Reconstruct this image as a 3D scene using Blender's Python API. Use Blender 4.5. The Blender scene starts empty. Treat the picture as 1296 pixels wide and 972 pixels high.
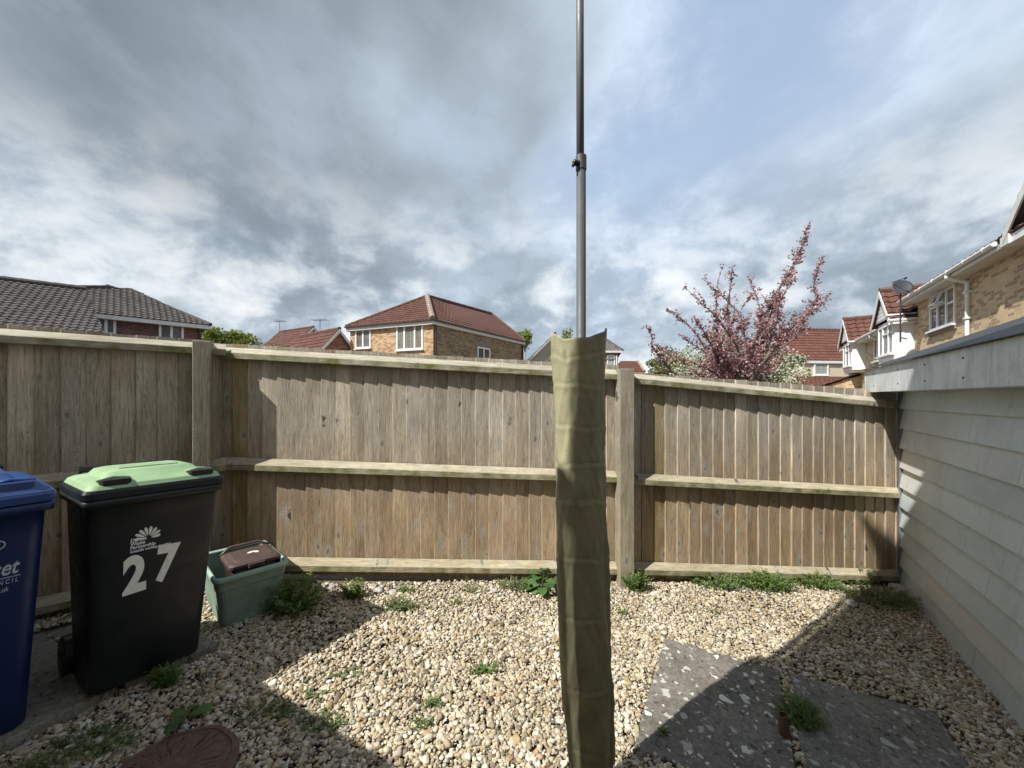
import bpy, bmesh, math, random
import numpy as np
from mathutils import Vector, Matrix
R = random.Random(7)
NR = np.random.RandomState(11)
PI = math.pi
sc = bpy.context.scene
col = sc.collection
V = Vector
F, CX, HY, EYE = 487.0, 648.0, 503.0, 1.55
UV2 = V((0.514, 0.857)); VV2 = V((0.857, -0.514))       # the two plan directions of the estate
SUNH = V((0.82, 0.57)).normalized(); SUNT = 1.144         # light travels along SUNH, falling SUNT per metre
SHED = V((3.72, 3.68))

def gz(x, y):
    d = (x - SHED.x) * -0.857 + (y - SHED.y) * 0.514
    d = max(-0.6, min(6.5, d))
    return -0.24 + 0.086 * d if d < 2.2 else -0.0508 + 0.066 * (d - 2.2)

def P(px, py, Y):
    return V(((px - CX) / F * Y, Y, EYE - (py - HY) / F * Y))

def G(px, py, dz=0.0):
    z = 0.0
    for _ in range(12):
        Y = (EYE - z) * F / (py - HY); X = (px - CX) / F * Y
        z = gz(X, Y) + dz
    return V((X, Y, z))

# ------------------------------------------------------------------ materials
class NT:
    def __init__(s, name):
        s.m = bpy.data.materials.new(name); s.m.use_nodes = True
        s.t = s.m.node_tree; s.n = s.t.nodes; s.n.clear()
        s.out = s.n.new('ShaderNodeOutputMaterial'); s.b = s.n.new('ShaderNodeBsdfPrincipled')
        s.t.links.new(s.b.outputs[0], s.out.inputs[0])
    def new(s, typ, **kw):
        n = s.n.new(typ)
        for k, v in kw.items(): setattr(n, k, v)
        return n
    def link(s, a, b): s.t.links.new(a, b)
    def setin(s, n, k, v):
        if isinstance(v, bpy.types.NodeSocket): s.link(v, n.inputs[k])
        else: n.inputs[k].default_value = v
    def math(s, op, a, b=0.0, c=None):
        n = s.new('ShaderNodeMath', operation=op); s.setin(n, 0, a); s.setin(n, 1, b)
        if c is not None: s.setin(n, 2, c)
        return n.outputs[0]
    def mix(s, f, a, b, mode='MIX'):
        n = s.new('ShaderNodeMix', data_type='RGBA', blend_type=mode)
        s.setin(n, 0, f); s.setin(n, 6, c4(a)); s.setin(n, 7, c4(b)); return n.outputs[2]
    def ramp(s, f, stops, interp='LINEAR'):
        n = s.new('ShaderNodeValToRGB'); cr = n.color_ramp; cr.interpolation = interp
        while len(cr.elements) < len(stops): cr.elements.new(0.5)
        for e, (p, c) in zip(cr.elements, stops): e.position = p; e.color = c4(c)
        s.setin(n, 0, f); return n.outputs[0]
    def coord(s, which='Object', scale=(1, 1, 1), rot=(0, 0, 0)):
        t = s.new('ShaderNodeTexCoord'); m = s.new('ShaderNodeMapping')
        m.inputs['Scale'].default_value = scale; m.inputs['Rotation'].default_value = rot
        s.link(t.outputs[which], m.inputs[0]); return m.outputs[0]
    def noise(s, vec, scale, detail=4, rough=0.55, dist=0.0, out=0):
        n = s.new('ShaderNodeTexNoise'); s.link(vec, n.inputs['Vector'])
        n.inputs['Scale'].default_value = scale; n.inputs['Detail'].default_value = detail
        n.inputs['Roughness'].default_value = rough; n.inputs['Distortion'].default_value = dist
        return n.outputs[out]
    def island(s): return s.new('ShaderNodeNewGeometry').outputs['Random Per Island']
    def bump(s, h, strength=0.4, dist=0.01):
        n = s.new('ShaderNodeBump'); n.inputs['Strength'].default_value = strength
        n.inputs['Distance'].default_value = dist; s.link(h, n.inputs['Height'])
        s.link(n.outputs[0], s.b.inputs['Normal'])
    def done(s, colr, rough=0.7, **kw):
        s.setin(s.b, 'Base Color', c4(colr)); s.setin(s.b, 'Roughness', rough)
        for k, v in kw.items(): s.setin(s.b, k.replace('_', ' '), v)
        return s.m

def c4(c):
    if isinstance(c, bpy.types.NodeSocket): return c
    return tuple(c) if len(c) == 4 else (c[0], c[1], c[2], 1.0)

def srgb(r, g, b):
    f = lambda v: v / 12.92 if v <= 0.04045 else ((v + 0.055) / 1.055) ** 2.4
    return (f(r / 255), f(g / 255), f(b / 255))

def addv(t, vec, val):
    n = t.new('ShaderNodeVectorMath', operation='ADD'); t.link(vec, n.inputs[0])
    cmb = t.new('ShaderNodeCombineXYZ')
    for i in range(3): t.link(val, cmb.inputs[i])
    t.link(cmb.outputs[0], n.inputs[1]); return n.outputs[0]

def mat_wood(name, top, low, moss=0.0, knots=True, vertical=True):
    t = NT(name); isl = t.island(); tc = t.new('ShaderNodeTexCoord')
    off = t.math('MULTIPLY', isl, 37.0)
    base = addv(t, tc.outputs['Object'], off)
    mp = t.new('ShaderNodeMapping'); mp.inputs['Scale'].default_value = (1, 1, 0.07) if vertical else (0.07, 1, 1)
    t.link(base, mp.inputs[0])
    mp2 = t.new('ShaderNodeMapping'); mp2.inputs['Scale'].default_value = (1, 1, 0.3) if vertical else (0.3, 1, 1)
    t.link(base, mp2.inputs[0])
    g1 = t.noise(mp.outputs[0], 85, 6, 0.65, 0.8)
    ring = t.noise(mp.outputs[0], 16, 3, 0.5, 1.4)
    big = t.noise(mp2.outputs[0], 5, 4, 0.55, 0.5)
    rings = t.math('ABSOLUTE', t.math('SINE', t.math('MULTIPLY', ring, 42.0)))
    sep = t.new('ShaderNodeSeparateXYZ'); t.link(tc.outputs['Object'], sep.inputs[0])
    zf = t.math('ADD', t.math('MULTIPLY', sep.outputs[2], 1.0), t.math('MULTIPLY', big, 0.25))
    mr = t.new('ShaderNodeMapRange'); t.setin(mr, 0, zf); mr.inputs[1].default_value = 0.75; mr.inputs[2].default_value = 1.45
    c = t.mix(mr.outputs[0], low, top)
    var = t.ramp(isl, [(0, (0.58, 0.55, 0.50)), (0.16, (1.04, 1.01, 0.95)), (0.32, (0.74, 0.72, 0.70)), (0.48, (1.20, 1.15, 1.06)), (0.64, (0.84, 0.84, 0.84)), (0.80, (1.12, 1.10, 1.07)), (0.9, (0.78, 0.73, 0.65)), (0.95, (0.95, 0.93, 0.9)), (0.955, (0.74, 0.68, 0.48)), (1, (0.78, 0.70, 0.50))])
    c = t.mix(1.0, c, var, 'MULTIPLY')
    c = t.mix(1.0, c, t.ramp(g1, [(0.30, (0.62, 0.60, 0.57)), (0.5, (0.99, 0.99, 0.99)), (0.70, (1.26, 1.25, 1.22))]), 'MULTIPLY')
    c = t.mix(0.8, c, t.ramp(rings, [(0.0, (0.60, 0.56, 0.50)), (0.3, (0.96, 0.96, 0.95)), (1, (1.09, 1.08, 1.06))]), 'MULTIPLY')
    c = t.mix(0.8, c, t.ramp(big, [(0.3, (0.72, 0.70, 0.66)), (0.7, (1.2, 1.2, 1.2))]), 'MULTIPLY')
    h = t.math('ADD', g1, t.math('MULTIPLY', rings, 0.3))
    if knots:
        wb = t.noise(base, 26, 3, 0.6)
        for (ks, thr, r0, dk) in ((5.2, 0.50, 0.10, 0.85), (9.0, 0.58, 0.13, 0.5)):
            vo = t.new('ShaderNodeTexVoronoi'); vo.inputs['Scale'].default_value = ks
            mk = t.new('ShaderNodeMapping'); mk.inputs['Scale'].default_value = (1, 0.3, 0.5); t.link(base, mk.inputs[0])
            t.link(mk.outputs[0], vo.inputs['Vector'])
            sel = t.new('ShaderNodeSeparateColor'); t.link(vo.outputs['Color'], sel.inputs[0])
            has = t.math('GREATER_THAN', sel.outputs[0], thr)
            dd = t.math('ADD', vo.outputs['Distance'], t.math('MULTIPLY', t.math('SUBTRACT', wb, 0.5), 0.34))
            whorl = t.math('ABSOLUTE', t.math('SINE', t.math('MULTIPLY', dd, 62.0)))
            near = t.math('MULTIPLY', t.ramp(dd, [(r0, (1, 1, 1)), (r0 * 3.6, (0, 0, 0))]), has)
            c = t.mix(t.math('MULTIPLY', near, 0.62), c, t.mix(whorl, (0.15, 0.12, 0.09), (0.52, 0.49, 0.43)))
            k = t.math('MULTIPLY', t.ramp(dd, [(r0 * .55, (1, 1, 1)), (r0, (0, 0, 0))]), has)
            c = t.mix(t.math('MULTIPLY', k, dk), c, (0.05, 0.034, 0.022))
    if moss:
        mo = t.noise(t.coord('Object'), 9, 5, 0.6)
        nz = t.new('ShaderNodeSeparateXYZ'); t.link(t.new('ShaderNodeNewGeometry').outputs['True Normal'], nz.inputs[0])
        damp = t.math('ADD', moss * 0.5, t.math('MULTIPLY', t.math('LESS_THAN', nz.outputs[2], 0.25), moss * (2.3 if not vertical else 0.5)))
        c = t.mix(t.math('MULTIPLY', t.ramp(mo, [(0.36, (0.12, 0.12, 0.12)), (0.66, (1, 1, 1))]), damp), c, (0.15, 0.155, 0.055))
    t.bump(h, 0.55, 0.004)
    return t.done(c, 0.88, Specular_IOR_Level=0.2)

def mat_plain(name, c, rough=0.5, var=0.15, scale=6.0, bump=0.0, bscale=60, **kw):
    t = NT(name); v = t.coord('Object')
    n = t.noise(v, scale, 5, 0.6)
    cc = t.mix(1.0, c, t.ramp(n, [(0.25, (1 - var,) * 3), (0.75, (1 + var,) * 3)]), 'MULTIPLY')
    if bump: t.bump(t.noise(v, bscale, 4, 0.6), bump, 0.004)
    rn = t.ramp(t.noise(v, scale * 3, 4), [(0.3, (max(0, rough - 0.1),) * 3), (0.7, (min(1, rough + 0.12),) * 3)])
    return t.done(cc, rn, **kw)

def mat_brick(name, c1, c2, mortar, dark, scale=1.0):
    t = NT(name); v = t.coord('UV')
    b = t.new('ShaderNodeTexBrick'); t.link(v, b.inputs['Vector'])
    b.inputs['Scale'].default_value = 1.0; b.inputs['Brick Width'].default_value = 0.225 * scale; b.inputs['Row Height'].default_value = 0.075 * scale
    b.inputs['Mortar Size'].default_value = 0.006 * scale; b.inputs['Bias'].default_value = -0.15
    b.inputs['Color1'].default_value = c4(c1); b.inputs['Color2'].default_value = c4(c2); b.inputs['Mortar'].default_value = c4(mortar)
    wn = t.new('ShaderNodeTexWhiteNoise', noise_dimensions='2D')
    sep = t.new('ShaderNodeSeparateXYZ'); t.link(v, sep.inputs[0])
    row = t.math('FLOOR', t.math('DIVIDE', sep.outputs[1], 0.075 * scale))
    shift = t.math('MULTIPLY', t.math('MODULO', row, 2.0), 0.5)
    cx = t.math('FLOOR', t.math('ADD', t.math('DIVIDE', sep.outputs[0], 0.225 * scale), shift))
    cb = t.new('ShaderNodeCombineXYZ'); t.link(cx, cb.inputs[0]); t.link(row, cb.inputs[1]); t.link(cb.outputs[0], wn.inputs['Vector'])
    isdark = t.math('GREATER_THAN', wn.outputs[0], 0.68)
    c = t.mix(t.math('MULTIPLY', t.math('MULTIPLY', isdark, 0.75), t.math('SUBTRACT', 1.0, b.outputs['Fac'])), b.outputs['Color'], dark)
    n = t.noise(v, 22, 5, 0.65); n2 = t.noise(v, 1.1, 3)
    c = t.mix(1.0, c, t.ramp(n, [(0.25, (0.75, 0.75, 0.75)), (0.75, (1.2, 1.2, 1.2))]), 'MULTIPLY')
    c = t.mix(1.0, c, t.ramp(n2, [(0.3, (0.85, 0.85, 0.86)), (0.7, (1.1, 1.1, 1.08))]), 'MULTIPLY')
    t.bump(t.math('SUBTRACT', 1.0, b.outputs['Fac']), 0.5, 0.01)
    return t.done(c, 0.9, Specular_IOR_Level=0.2)

def mat_tiles(name, c1, c2, lichen):
    t = NT(name); v = t.coord('UV'); o = t.coord('Object')
    wn = t.new('ShaderNodeTexWhiteNoise', noise_dimensions='2D')
    sep = t.new('ShaderNodeSeparateXYZ'); t.link(v, sep.inputs[0])
    cb = t.new('ShaderNodeCombineXYZ'); t.link(t.math('FLOOR', sep.outputs[0]), cb.inputs[0]); t.link(t.math('FLOOR', sep.outputs[1]), cb.inputs[1])
    t.link(cb.outputs[0], wn.inputs['Vector'])
    c = t.mix(wn.outputs[0], c1, c2)
    n = t.noise(o, 3.0, 6, 0.7); n3 = t.noise(o, 26, 4, 0.7)
    c = t.mix(t.math('MULTIPLY', t.ramp(n, [(0.5, (0, 0, 0)), (0.75, (1, 1, 1))]), 0.5), c, lichen)
    c = t.mix(1.0, c, t.ramp(n3, [(0.25, (0.7, 0.7, 0.7)), (0.75, (1.25, 1.25, 1.25))]), 'MULTIPLY')
    return t.done(c, 0.85, Specular_IOR_Level=0.25)

def mat_leaf(name, cols, rough=0.55, trans=0.25):
    t = NT(name); isl = t.island()
    c = t.ramp(isl, [(i / max(1, len(cols) - 1), k) for i, k in enumerate(cols)])
    t.done(c, rough)
    tr = t.new('ShaderNodeBsdfTranslucent'); t.link(c, tr.inputs[0])
    mx = t.new('ShaderNodeMixShader'); mx.inputs[0].default_value = trans
    t.link(t.b.outputs[0], mx.inputs[1]); t.link(tr.outputs[0], mx.inputs[2]); t.link(mx.outputs[0], t.out.inputs[0])
    return t.m

M = {}
M['board'] = mat_wood('fence_board', (0.43, 0.402, 0.355), (0.395, 0.315, 0.225))
M['rail'] = mat_wood('fence_rail', (0.44, 0.425, 0.365), (0.43, 0.395, 0.30), moss=0.36, vertical=False)
M['post'] = mat_wood('fence_post', (0.38, 0.36, 0.31), (0.36, 0.33, 0.26), moss=0.22)

def mk_gravel():
    t = NT('gravel_stone'); isl = t.island(); o = t.coord('Object')
    c = t.ramp(isl, [(0, (0.11, 0.095, 0.08)), (0.1, (0.29, 0.235, 0.16)), (0.25, (0.46, 0.395, 0.275)), (0.4, (0.57, 0.515, 0.40)),
                     (0.52, (0.33, 0.30, 0.255)), (0.64, (0.68, 0.635, 0.53)), (0.76, (0.39, 0.275, 0.145)), (0.86, (0.51, 0.45, 0.345)), (0.95, (0.78, 0.75, 0.67)), (1, (0.16, 0.15, 0.135))])
    n = t.noise(o, 160, 4, 0.7); n2 = t.noise(o, 2.2, 4, 0.6)
    c = t.mix(1.0, c, t.ramp(n, [(0.25, (0.68, 0.66, 0.62)), (0.7, (1.15, 1.15, 1.15))]), 'MULTIPLY')
    c = t.mix(1.0, c, t.ramp(n2, [(0.3, (0.82, 0.80, 0.74)), (0.65, (1.08, 1.08, 1.08))]), 'MULTIPLY')
    return t.done(c, 0.75, Specular_IOR_Level=0.3)
M['gravel'] = mk_gravel()

def mk_ground():
    t = NT('earth'); o = t.coord('Object')
    n = t.noise(o, 8, 6, 0.7); n2 = t.noise(o, 120, 4, 0.7)
    c = t.ramp(n, [(0.3, (0.10, 0.075, 0.05)), (0.6, (0.17, 0.14, 0.10)), (0.8, (0.11, 0.12, 0.055))])
    c = t.mix(1.0, c, t.ramp(n2, [(0.25, (0.6, 0.6, 0.6)), (0.75, (1.4, 1.4, 1.4))]), 'MULTIPLY')
    t.bump(n2, 0.8, 0.01)
    return t.done(c, 0.95, Specular_IOR_Level=0.1)
M['ground'] = mk_ground()

def mk_slab(name, base, lich):
    t = NT(name); o = t.coord('Object')
    n = t.noise(o, 45, 6, 0.75); n2 = t.noise(o, 3.5, 4, 0.6); n4 = t.noise(o, 220, 3, 0.7)
    c = t.mix(1.0, base, t.ramp(n, [(0.28, (0.45, 0.45, 0.45)), (0.5, (0.95, 0.95, 0.95)), (0.75, (1.6, 1.58, 1.5))]), 'MULTIPLY')
    c = t.mix(1.0, c, t.ramp(n4, [(0.3, (0.6, 0.6, 0.6)), (0.72, (1.45, 1.45, 1.45))]), 'MULTIPLY')
    c = t.mix(1.0, c, t.ramp(n2, [(0.3, (0.68, 0.68, 0.66)), (0.7, (1.25, 1.25, 1.25))]), 'MULTIPLY')
    wv = t.new('ShaderNodeVectorMath', operation='ADD'); t.link(o, wv.inputs[0])
    sc3 = t.new('ShaderNodeVectorMath', operation='SCALE'); t.link(t.noise(o, 24, 3, 0.6, 0, 1), sc3.inputs[0]); sc3.inputs['Scale'].default_value = 0.07
    t.link(sc3.outputs[0], wv.inputs[1])
    for scale, thr, rad in ((9.0, 0.80, 0.30), (17.0, 0.6, 0.34), (30.0, 0.7, 0.33)):
        vo = t.new('ShaderNodeTexVoronoi', voronoi_dimensions='2D'); vo.inputs['Scale'].default_value = scale; t.link(wv.outputs[0], vo.inputs['Vector'])
        sp = t.new('ShaderNodeSeparateColor'); t.link(vo.outputs['Color'], sp.inputs[0])
        r = t.math('MULTIPLY', t.math('GREATER_THAN', sp.outputs[0], thr), t.math('MULTIPLY', sp.outputs[1], rad))
        m = t.math('LESS_THAN', vo.outputs['Distance'], r)
        c = t.mix(t.math('MULTIPLY', m, lich), c, t.mix(sp.outputs[2], (0.36, 0.36, 0.32), (0.74, 0.74, 0.69)))
    vo = t.new('ShaderNodeTexVoronoi', voronoi_dimensions='2D'); vo.inputs['Scale'].default_value = 22; t.link(wv.outputs[0], vo.inputs['Vector'])
    sp = t.new('ShaderNodeSeparateColor'); t.link(vo.outputs['Color'], sp.inputs[0])
    m = t.math('LESS_THAN', vo.outputs['Distance'], t.math('MULTIPLY', t.math('GREATER_THAN', sp.outputs[2], 0.78), 0.2))
    c = t.mix(t.math('MULTIPLY', m, 0.7), c, (0.035, 0.035, 0.035))
    t.bump(n, 0.7, 0.006)
    return t.done(c, 0.9, Specular_IOR_Level=0.2)
M['slab'] = mk_slab('paving_lichen', (0.185, 0.172, 0.152), 0.92)
M['slab2'] = mk_slab('paving_weathered', (0.20, 0.188, 0.17), 0.4)
M['concrete'] = mk_slab('concrete_pad', (0.22, 0.205, 0.17), 0.12)

def mk_clad():
    t = NT('painted_cladding'); isl = t.island(); o = t.coord('Object', (0.12, 1, 1))
    c = t.ramp(isl, [(0, (0.55, 0.61, 0.62)), (0.3, (0.61, 0.68, 0.695)), (0.55, (0.67, 0.73, 0.74)), (0.8, (0.65, 0.65, 0.63)), (1, (0.70, 0.76, 0.775))])
    g = t.noise(o, 95, 5, 0.65, 0.8); big = t.noise(t.coord('Object'), 2.0, 4)
    c = t.mix(1.0, c, t.ramp(g, [(0.3, (0.82, 0.82, 0.82)), (0.7, (1.08, 1.08, 1.08))]), 'MULTIPLY')
    c = t.mix(1.0, c, t.ramp(big, [(0.3, (0.86, 0.87, 0.84)), (0.7, (1.07, 1.07, 1.07))]), 'MULTIPLY')
    sz = t.new('ShaderNodeSeparateXYZ'); t.link(t.coord('Object'), sz.inputs[0])
    dz = t.math('ADD', sz.outputs[2], t.math('MULTIPLY', t.math('SUBTRACT', t.noise(t.coord('Object'), 7, 5, 0.65), 0.5), 0.5))
    mr = t.new('ShaderNodeMapRange'); t.setin(mr, 0, dz); mr.inputs[1].default_value = 0.30; mr.inputs[2].default_value = -0.05; mr.inputs[3].default_value = 0.0; mr.inputs[4].default_value = 0.4
    c = t.mix(mr.outputs[0], c, (0.27, 0.255, 0.19))
    st = t.noise(t.coord('Object', (1.0, 1.0, 0.10)), 11, 4, 0.6)
    c = t.mix(t.math('MULTIPLY', t.ramp(st, [(0.56, (0, 0, 0)), (0.72, (1, 1, 1))]), 0.30), c, (0.36, 0.37, 0.31))
    t.bump(g, 0.6, 0.004)
    return t.done(c, 0.6)
M['clad'] = mk_clad()

def mk_fascia():
    t = NT('fibre_cement_fascia'); o = t.coord('Object'); s = t.coord('Object', (1, 1, 0.12))
    n = t.noise(s, 30, 5, 0.7); n2 = t.noise(o, 5, 5, 0.65); n3 = t.noise(o, 130, 3, 0.7)
    c = t.mix(1.0, (0.66, 0.68, 0.68), t.ramp(n, [(0.3, (0.8, 0.8, 0.8)), (0.7, (1.12, 1.12, 1.12))]), 'MULTIPLY')
    c = t.mix(1.0, c, t.ramp(n2, [(0.3, (0.8, 0.81, 0.79)), (0.7, (1.15, 1.15, 1.15))]), 'MULTIPLY')
    c = t.mix(1.0, c, t.ramp(n3, [(0.3, (0.86, 0.86, 0.86)), (0.7, (1.1, 1.1, 1.1))]), 'MULTIPLY')
    t.bump(n3, 0.3, 0.003)
    return t.done(c, 0.8, Specular_IOR_Level=0.25)
M['fascia'] = mk_fascia()
M['felt'] = mat_plain('roof_felt', (0.028, 0.03, 0.034), 0.6, 0.3, 4, 0.4, 180)
M['trim_blue'] = mat_plain('corner_trim', (0.16, 0.19, 0.22), 0.6)
M['bin_black'] = mat_plain('bin_plastic_black', (0.007, 0.0105, 0.0155), 0.42, 0.25, 5, 0.12, 260)
M['bin_blue'] = mat_plain('bin_plastic_blue', (0.006, 0.022, 0.105), 0.40, 0.2, 5, 0.12, 260)
M['lid_blue'] = mat_plain('lid_plastic_blue', (0.02, 0.06, 0.20), 0.42, 0.25, 7, 0.1, 260)
M['lid_green'] = mat_plain('lid_plastic_green', (0.265, 0.40, 0.22), 0.5, 0.18, 7, 0.08, 200)
M['box_green'] = mat_plain('box_plastic_green', (0.19, 0.275, 0.215), 0.6, 0.35, 9, 0.15, 120)
M['box_rim'] = mat_plain('box_rim_plastic', (0.28, 0.40, 0.33), 0.6, 0.25, 12, 0.1, 120)
M['caddy'] = mat_plain('caddy_plastic_brown', (0.085, 0.058, 0.05), 0.45, 0.2, 9, 0.1, 200)
M['caddy_dark'] = mat_plain('caddy_body_dark', (0.02, 0.014, 0.012), 0.45, 0.2)
M['sticker'] = mat_plain('white_print', (0.9, 0.91, 0.9), 0.55, 0.12, 40)
M['print_blue'] = mat_plain('pale_print', (0.55, 0.62, 0.74), 0.55, 0.12, 40)
M['hole_shade'] = mat_plain('recess_shade', (0.008, 0.012, 0.008), 0.7)  # near-black colour standing in for the shade inside the lid grips
M['pole'] = mat_plain('grey_metal_tube', (0.105, 0.11, 0.112), 0.5, 0.12, 10)
M['pole2'] = mat_plain('grey_metal_inner_tube', (0.15, 0.155, 0.16), 0.5, 0.12, 10)
M['knob'] = mat_plain('black_plastic', (0.012, 0.012, 0.012), 0.4)

def mk_cover():
    t = NT('olive_fabric'); o = t.coord('Object')
    n = t.noise(o, 7, 4, 0.6); w = t.noise(t.coord('Object', (1, 1, 0.3)), 480, 2, 0.5)
    c = t.mix(1.0, (0.335, 0.32, 0.205), t.ramp(n, [(0.3, (0.86, 0.88, 0.84)), (0.7, (1.12, 1.10, 1.06))]), 'MULTIPLY')
    c = t.mix(1.0, c, t.ramp(w, [(0.3, (0.9, 0.9, 0.9)), (0.7, (1.08, 1.08, 1.08))]), 'MULTIPLY')
    wr = t.math('ADD', t.noise(t.coord('Object', (1, 1, 0.4)), 14, 4, 0.55, 0.8), t.math('MULTIPLY', t.noise(o, 620, 1, 0.5), .12))
    t.bump(wr, 0.6, 0.012)
    return t.done(c, 0.62, Specular_IOR_Level=0.35)
M['cover'] = mk_cover()

def mk_log():
    t = NT('log_effect_top'); o = t.coord('Object')
    sep = t.new('ShaderNodeSeparateXYZ'); t.link(o, sep.inputs[0])
    ang = t.math('ARCTAN2', sep.outputs[1], sep.outputs[0]); r2 = t.math('SQRT', t.math('ADD', t.math('POWER', sep.outputs[0], 2.0), t.math('POWER', sep.outputs[1], 2.0)))
    cb = t.new('ShaderNodeCombineXYZ'); t.link(t.math('MULTIPLY', ang, 9.0), cb.inputs[0]); t.link(t.math('MULTIPLY', r2, 7.0), cb.inputs[1])
    cr = t.noise(cb.outputs[0], 1.6, 2, 0.5, 0.2)
    crack = t.ramp(cr, [(0.36, (1, 1, 1)), (0.42, (0, 0, 0))])
    crack = t.math('MULTIPLY', crack, t.ramp(r2, [(0.05, (0, 0, 0)), (0.12, (1, 1, 1)), (0.19, (1, 1, 1)), (0.2, (0, 0, 0))]))
    n = t.noise(o, 30, 5, 0.65)
    c = t.mix(1.0, (0.125, 0.072, 0.052), t.ramp(n, [(0.3, (0.65, 0.65, 0.65)), (0.7, (1.3, 1.28, 1.25))]), 'MULTIPLY')
    c = t.mix(t.math('MULTIPLY', crack, 0.85), c, (0.02, 0.012, 0.01))
    t.bump(t.math('SUBTRACT', t.math('MULTIPLY', n, 0.3), crack), 0.7, 0.006)
    return t.done(c, 0.75)
M['log'] = mk_log()
M['rust'] = mat_plain('rusty_iron', (0.14, 0.085, 0.055), 0.85, 0.4, 40, 0.5, 120)
M['stone'] = mat_plain('pale_stone', (0.42, 0.40, 0.36), 0.85, 0.3, 25, 0.5, 60)

M['brick_buff'] = mat_brick('brick_buff', (0.62, 0.49, 0.31), (0.55, 0.41, 0.245), (0.52, 0.45, 0.36), (0.30, 0.20, 0.135))
M['brick_orange'] = mat_brick('brick_orange', (0.60, 0.42, 0.25), (0.52, 0.345, 0.20), (0.40, 0.32, 0.23), (0.27, 0.155, 0.10))
M['brick_brown'] = mat_brick('brick_brown', (0.36, 0.26, 0.15), (0.27, 0.19, 0.115), (0.33, 0.28, 0.21), (0.14, 0.095, 0.07))
M['brick_dark'] = mat_brick('brick_dark_red', (0.20, 0.095, 0.07), (0.14, 0.07, 0.06), (0.26, 0.22, 0.19), (0.07, 0.05, 0.05))
M['brick_red'] = mat_brick('brick_red', (0.36, 0.16, 0.10), (0.30, 0.12, 0.08), (0.3, 0.25, 0.2), (0.15, 0.07, 0.06))
M['tile_brown'] = mat_tiles('roof_tiles_brown', (0.066, 0.060, 0.057), (0.105, 0.095, 0.09), (0.14, 0.13, 0.115))
M['tile_red'] = mat_tiles('roof_tiles_red', (0.095, 0.044, 0.034), (0.135, 0.064, 0.048), (0.12, 0.075, 0.058))
M['tile_red_bright'] = mat_tiles('roof_tiles_bright_red', (0.11, 0.046, 0.033), (0.15, 0.066, 0.047), (0.12, 0.07, 0.05))
M['tile_grey'] = mat_tiles('roof_tiles_grey', (0.12, 0.112, 0.102), (0.17, 0.157, 0.142), (0.19, 0.18, 0.155))
M['ridge_red'] = mat_plain('ridge_tile_red', (0.13, 0.07, 0.055), 0.85, 0.35, 6)
M['ridge_pale'] = mat_plain('hip_tile_mortar', (0.29, 0.22, 0.175), 0.9, 0.35, 5)
M['ridge_brown'] = mat_plain('ridge_tile_brown', (0.07, 0.062, 0.057), 0.85, 0.35, 6)
M['upvc'] = mat_plain('white_upvc', (0.78, 0.79, 0.79), 0.35, 0.06, 3)
M['upvc_old'] = mat_plain('white_weathered_upvc', (0.66, 0.67, 0.65), 0.45, 0.14, 4)
M['soffit'] = mat_plain('soffit_board', (0.58, 0.57, 0.53), 0.6, 0.15, 3)
M['gutter'] = mat_plain('gutter_dark_brown', (0.045, 0.03, 0.025), 0.4)
M['cream'] = mat_plain('cream_render', (0.66, 0.59, 0.44), 0.85, 0.08, 2)
M['buff_render'] = mat_plain('buff_render', (0.36, 0.34, 0.25), 0.85, 0.12, 2)
M['dish'] = mat_plain('dish_grey', (0.035, 0.04, 0.045), 0.5)

def mk_glass():
    t = NT('window_glass'); o = t.coord('Object')
    n = t.noise(o, 1.3, 3)
    c = t.ramp(n, [(0.35, (0.13, 0.165, 0.185)), (0.65, (0.27, 0.31, 0.33))])  # pale blue-grey patches paint reflected sky into the pane colour
    return t.done(c, 0.05, Specular_IOR_Level=0.8)
M['glass'] = mk_glass()
def mk_curtain():
    t = NT('glass_before_net_curtain'); w = t.noise(t.coord('Object', (1, 1, 0.05)), 9, 3, 0.5, 0.3)
    c = t.ramp(w, [(0.35, (0.24, 0.27, 0.25)), (0.65, (0.46, 0.48, 0.45))])
    return t.done(c, 0.12, Specular_IOR_Level=0.6)
M['curtain'] = mk_curtain()
M['bark'] = mat_plain('bark', (0.16, 0.125, 0.105), 0.9, 0.35, 12, 0.6, 50)
M['bark_pale'] = mat_plain('bark_pale', (0.30, 0.26, 0.22), 0.9, 0.3, 12, 0.6, 50)
M['blossom'] = mat_leaf('pink_blossom', [(0.17, 0.075, 0.085), (0.36, 0.155, 0.185), (0.52, 0.29, 0.32), (0.66, 0.46, 0.48), (0.16, 0.085, 0.075), (0.44, 0.27, 0.28), (0.20, 0.115, 0.085), (0.52, 0.29, 0.325)])
M['white_leaf'] = mat_leaf('white_blossom_and_leaves', [(0.09, 0.14, 0.04), (0.15, 0.20, 0.06), (0.55, 0.56, 0.46), (0.68, 0.70, 0.62), (0.22, 0.27, 0.10), (0.60, 0.62, 0.52)])
M['yellow_leaf'] = mat_leaf('spring_leaves', [(0.13, 0.19, 0.025), (0.20, 0.26, 0.04), (0.26, 0.30, 0.06), (0.16, 0.22, 0.035)])
M['olive_leaf'] = mat_leaf('olive_leaves', [(0.11, 0.14, 0.045), (0.17, 0.19, 0.06), (0.20, 0.20, 0.08), (0.13, 0.13, 0.05)])
M['weed'] = mat_leaf('weed_leaves', [(0.085, 0.15, 0.03), (0.125, 0.20, 0.045), (0.18, 0.26, 0.07), (0.10, 0.17, 0.035)])
M['weed_dry'] = mat_leaf('dry_weed_leaves', [(0.12, 0.17, 0.05), (0.18, 0.22, 0.08), (0.11, 0.17, 0.045), (0.22, 0.22, 0.11)])
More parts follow.
